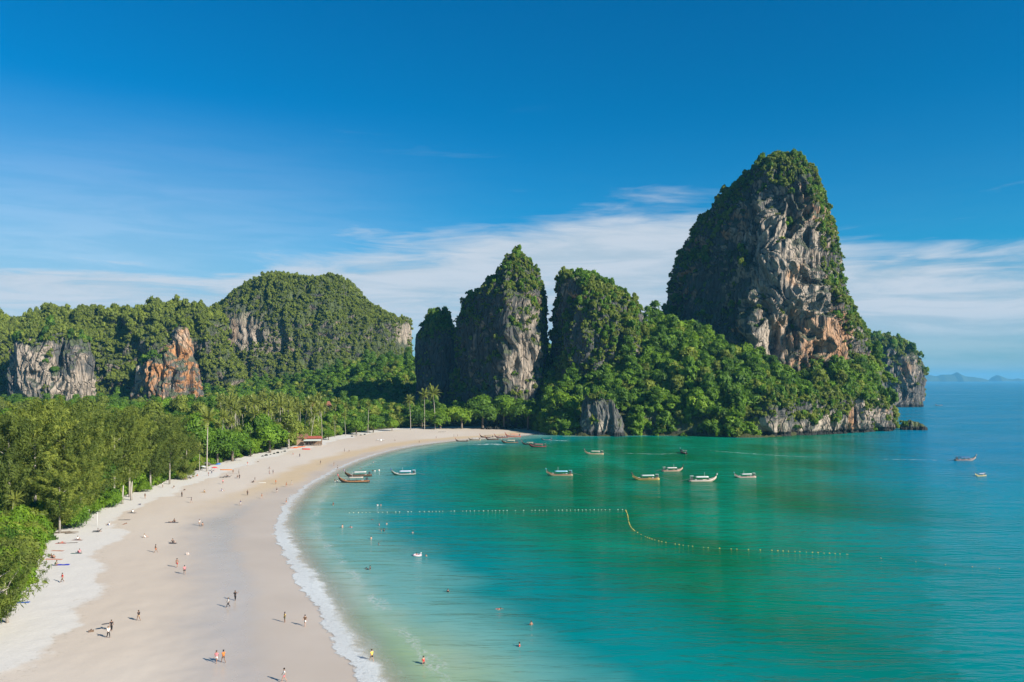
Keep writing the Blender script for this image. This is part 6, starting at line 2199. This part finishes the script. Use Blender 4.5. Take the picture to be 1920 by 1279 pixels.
# driftwood by the near trees, twin bare trunks, pale post
x, y, z = on_beach(124, 1000)
for k, (dx, dy, L, an, r) in enumerate(((0, 0, 5.0, 8, 0.16), (0.6, 0.9, 4.0, -6, 0.13), (-1.2, 0.5, 3.4, 25, 0.15), (1.6, -0.4, 3.0, 15, 0.10))):
    lab = ("longest driftwood log lying at the sand's edge under the casuarinas", "driftwood log behind the longest one", "thick driftwood log at the left end of the heap", "thin driftwood branch at the right end of the heap")[k]
    o = obj('driftwood_log', new_mesh('driftwood_log', *tube([(-L / 2, 0, r), (-L / 6, 0.15, r * 1.3), (L / 5, -0.1, r * 1.6), (L / 2, 0.1, r * 2.2)], [r, r * 0.95, r * 0.8, r * 0.4], 7), [BARK], True), None, (x + dx, y + dy, z), (0, 0, math.radians(an)))
    props(o, lab, 'log', "driftwood heap under the casuarinas")
for px, py, h, lab in ((229.5, 945, 5.5, "left one of the twin bare trunks leaning out over the sand"), (246, 938, 6.2, "right one of the twin bare trunks, pale bark"), (182, 987, 3.6, "thin white pole standing by the near lounger"), (165, 969, 2.0, "short pale post beside the lime-green bush")):
    x, y, z = on_beach(px, py)
    thin = 'pole' in lab
    o = obj('bare_trunk' if 'trunk' in lab else 'post', new_mesh('bare_trunk', *tube([(0, 0, -0.3), (0.05, 0, h * 0.4), (0.25 if not thin else 0, 0.1, h)], [0.06 if thin else 0.34, 0.05 if thin else 0.25, 0.05 if thin else 0.15], 8), [paint((0.6, 0.6, 0.58)) if thin else BARK_PALE], True), None, (x, y, z))
    props(o, lab, 'tree trunk' if 'trunk' in lab else 'post')


# ------------------------------------------------------------------ restaurant by the sand
def restaurant():
    x, y, z = on_beach(584, 836)
    z += 0.3
    r = empty('beach_restaurant', (x, y, z), math.radians(8))
    props(r, "low beach restaurant with a red tiled roof and a pale awning over its open front", 'restaurant')
    red = paint((0.36, 0.10, 0.065), 0.8, 0.2, 0.25, 2.0)
    brown = paint((0.20, 0.105, 0.065), 0.8, 0.2, 0.25, 2.0)
    wood = paint((0.09, 0.055, 0.035))

    def gable(L, D, h0, h1, ox, oy):
        e = 0.12
        V = [(-L / 2 + ox, -D / 2 + oy, h0), (L / 2 + ox, -D / 2 + oy, h0), (L / 2 - 0.6 + ox, oy, h1), (-L / 2 + 0.6 + ox, oy, h1), (-L / 2 + ox, D / 2 + oy, h0), (L / 2 + ox, D / 2 + oy, h0)]
        V += [(a, b, c - e) for a, b, c in V]
        return V, [(0, 1, 2, 3), (3, 2, 5, 4), (1, 5, 2), (0, 3, 4), (9, 8, 7, 6), (10, 11, 8, 9), (8, 11, 7), (10, 9, 6), (0, 6, 7, 1), (1, 7, 11, 5), (5, 11, 10, 4), (4, 10, 6, 0)]
    rf = obj('roof', new_mesh('roof', *gable(9.5, 6.0, 4.0, 5.1, 0.8, 1.5), [red]), r)
    for i in range(16):
        xx_ = -3.7 + i * 0.6
        t = obj('roof_rib', new_mesh('roof_rib', *tube([(xx_, -1.5, 4.03), (0.8 + (xx_ - 0.8) * 0.9, 1.45, 5.10)], [0.05, 0.05], 4), [red]), rf)
    hp = obj('hip_roof', new_mesh('hip_roof', *gable(7.0, 6.5, 4.2, 6.6, -5.4, 2.5), [brown]), r)
    obj('awning', new_mesh('awning', [(-3.8, -1.6, 3.5), (5.4, -1.6, 3.5), (5.6, -3.6, 2.7), (-4.0, -3.6, 2.7), (-3.8, -1.6, 3.44), (5.4, -1.6, 3.44), (5.6, -3.6, 2.64), (-4.0, -3.6, 2.64)],
                               [(0, 3, 2, 1), (4, 5, 6, 7), (0, 1, 5, 4), (1, 2, 6, 5), (2, 3, 7, 6), (3, 0, 4, 7)], [paint((0.42, 0.45, 0.40), 0.8)]), r)
    obj('floor', new_mesh('floor', *box(-4.2, 5.6, -3.8, 4.3, -0.6, 0.12), [paint((0.35, 0.30, 0.25))]), r)
    obj('back_wall', new_mesh('back_wall', *box(-4.0, 5.4, 3.9, 4.2, 0.12, 3.98), [paint((0.18, 0.12, 0.08))]), r)
    obj('side_wall', new_mesh('side_wall', *box(-8.2, -4.3, 0.2, 4.6, 0.0, 4.15), [paint((0.30, 0.20, 0.13))]), r)
    for xx_ in np.linspace(-3.9, 5.5, 8):
        obj('post', new_mesh('post', *box(xx_ - 0.07, xx_ + 0.07, -3.5, -3.36, 0.12, 2.7), [wood]), r)
    for k, xx_ in enumerate(np.linspace(-3.2, 4.6, 5)):
        o = empty('dining_table', (0, 0, 0))
        p = Matrix.Rotation(math.radians(8), 4, 'Z') @ Vector((xx_, -2.4, 0.12))
        o.location = (x + p.x, y + p.y, z + p.z)
        o.rotation_euler = (0, 0, math.radians(8))
        props(o, ("first", "second", "third", "fourth", "fifth")[k] + " white-topped table under the restaurant awning, counted from the kayaks", 'table', "tables in the restaurant")
        obj('tabletop', new_mesh('tabletop', *box(-0.45, 0.45, -0.4, 0.4, 0.70, 0.75), [paint((0.62, 0.60, 0.56))]), o)
        for a_, b_ in ((-0.38, -0.33), (0.38, -0.33), (-0.38, 0.33), (0.38, 0.33)):
            obj('leg', new_mesh('leg', *box(a_ - 0.03, a_ + 0.03, b_ - 0.03, b_ + 0.03, 0, 0.70), [wood]), o)


restaurant()
# second roof half hidden in the grove
x, y = (600 - CX) / F * 548, 548.0
z = float(land_at([x], [y])[0])
r = empty('grove_house', (x, y, z), math.radians(12))
props(r, "house with a rusty red roof half hidden among the palms of the grove", 'house')
V = [(-8, -5, 15.5), (8, -5, 15.5), (6.5, 0, 18.6), (-6.5, 0, 18.6), (-8, 5, 15.5), (8, 5, 15.5)]
V += [(a, b, c - 0.25) for a, b, c in V]
obj('roof', new_mesh('roof', V, [(0, 1, 2, 3), (3, 2, 5, 4), (1, 5, 2), (0, 3, 4), (9, 8, 7, 6), (10, 11, 8, 9), (8, 11, 7), (10, 9, 6), (0, 6, 7, 1), (1, 7, 11, 5), (5, 11, 10, 4), (4, 10, 6, 0)], [paint((0.26, 0.11, 0.065), 0.85, 0.2, 0.25, 1.0)]), r)
obj('wall', new_mesh('wall', *box(-7, 7, -4, 4, 0, 15.4), [paint((0.40, 0.34, 0.27))]), r)

# stones at the head of the beach and the foot of the far cliffs
def stone(x, y, z, r, label, seed):
    v, f = ball((0, 0, 0), 1.0, 12, 8, 0.8)
    v = v * (1 + 0.45 * fbm(v, 0.9, 3, 0.5, seed))[:, None] * np.array([1.25, 0.9, 0.8]) * r
    o = obj('stone', new_mesh('stone', v, f, [ROCK_GREY], False), None, (x, y, z + r * 0.25), (0, 0, seed))
    props(o, label, 'stone', "stones at the head of the beach")


for k, (px, py, r, lab) in enumerate(((917, 805, 2.2, "dark boulder at the far beach head under the dense trees"), (931, 805, 2.6, "pale boulder right of the dark one at the far beach head"), (942, 805, 2.0, "boulder between the pale one and the cliff shadow"),
                                      (960, 804.5, 1.6, "greyish boulder in the shade at the far beach head"), (973, 804.5, 1.3, "last small boulder before the beach's shady corner"), (905, 805, 1.2, "flat pale stone left of the dark boulder"))):
    x, y, z = on_beach(px, py)
    stone(x, y, z, r, lab, k + 1.0)
for k, px in enumerate((492, 499, 507, 514, 521, 528, 534, 660, 668, 676, 684)):
    py = float(np.interp(px, [482, 545, 606, 650, 700], [858, 844.5, 829, 820, 813]))
    x, y, z = on_beach(px, py)
    o = stone(x, y, z, 0.55 + 0.25 * math.sin(k * 2.1), "pale stone in the broken row edging the sand below the mid-beach trees", k + 20.0)

# ------------------------------------------------------------------ the air over the sea
def haze():
    m = bpy.data.materials.new("haze")
    m.use_nodes = True
    nt = m.node_tree
    nt.nodes.clear()
    out = nd(nt, 'ShaderNodeOutputMaterial')
    pv = nd(nt, 'ShaderNodeVolumePrincipled')
    pv.inputs['Color'].default_value = (0.16, 0.60, 1.0, 1)
    pv.inputs['Density'].default_value = 0.00005
    nt.links.new(pv.outputs[0], out.inputs['Volume'])
    a, b, c, e, zl, zh = -16000, 16000, -400, 36000, -6, 232
    v = [(a, c, zl), (b, c, zl), (b, e, zl), (a, e, zl), (a, c, zh), (b, c, zh), (b, e, zh), (a, e, zh)]
    f = [(3, 2, 1, 0), (4, 5, 6, 7), (0, 1, 5, 4), (1, 2, 6, 5), (2, 3, 7, 6), (3, 0, 4, 7)]
    o = obj("haze", new_mesh("haze", v, f, [m]))
    o['kind'] = 'stuff'


haze()
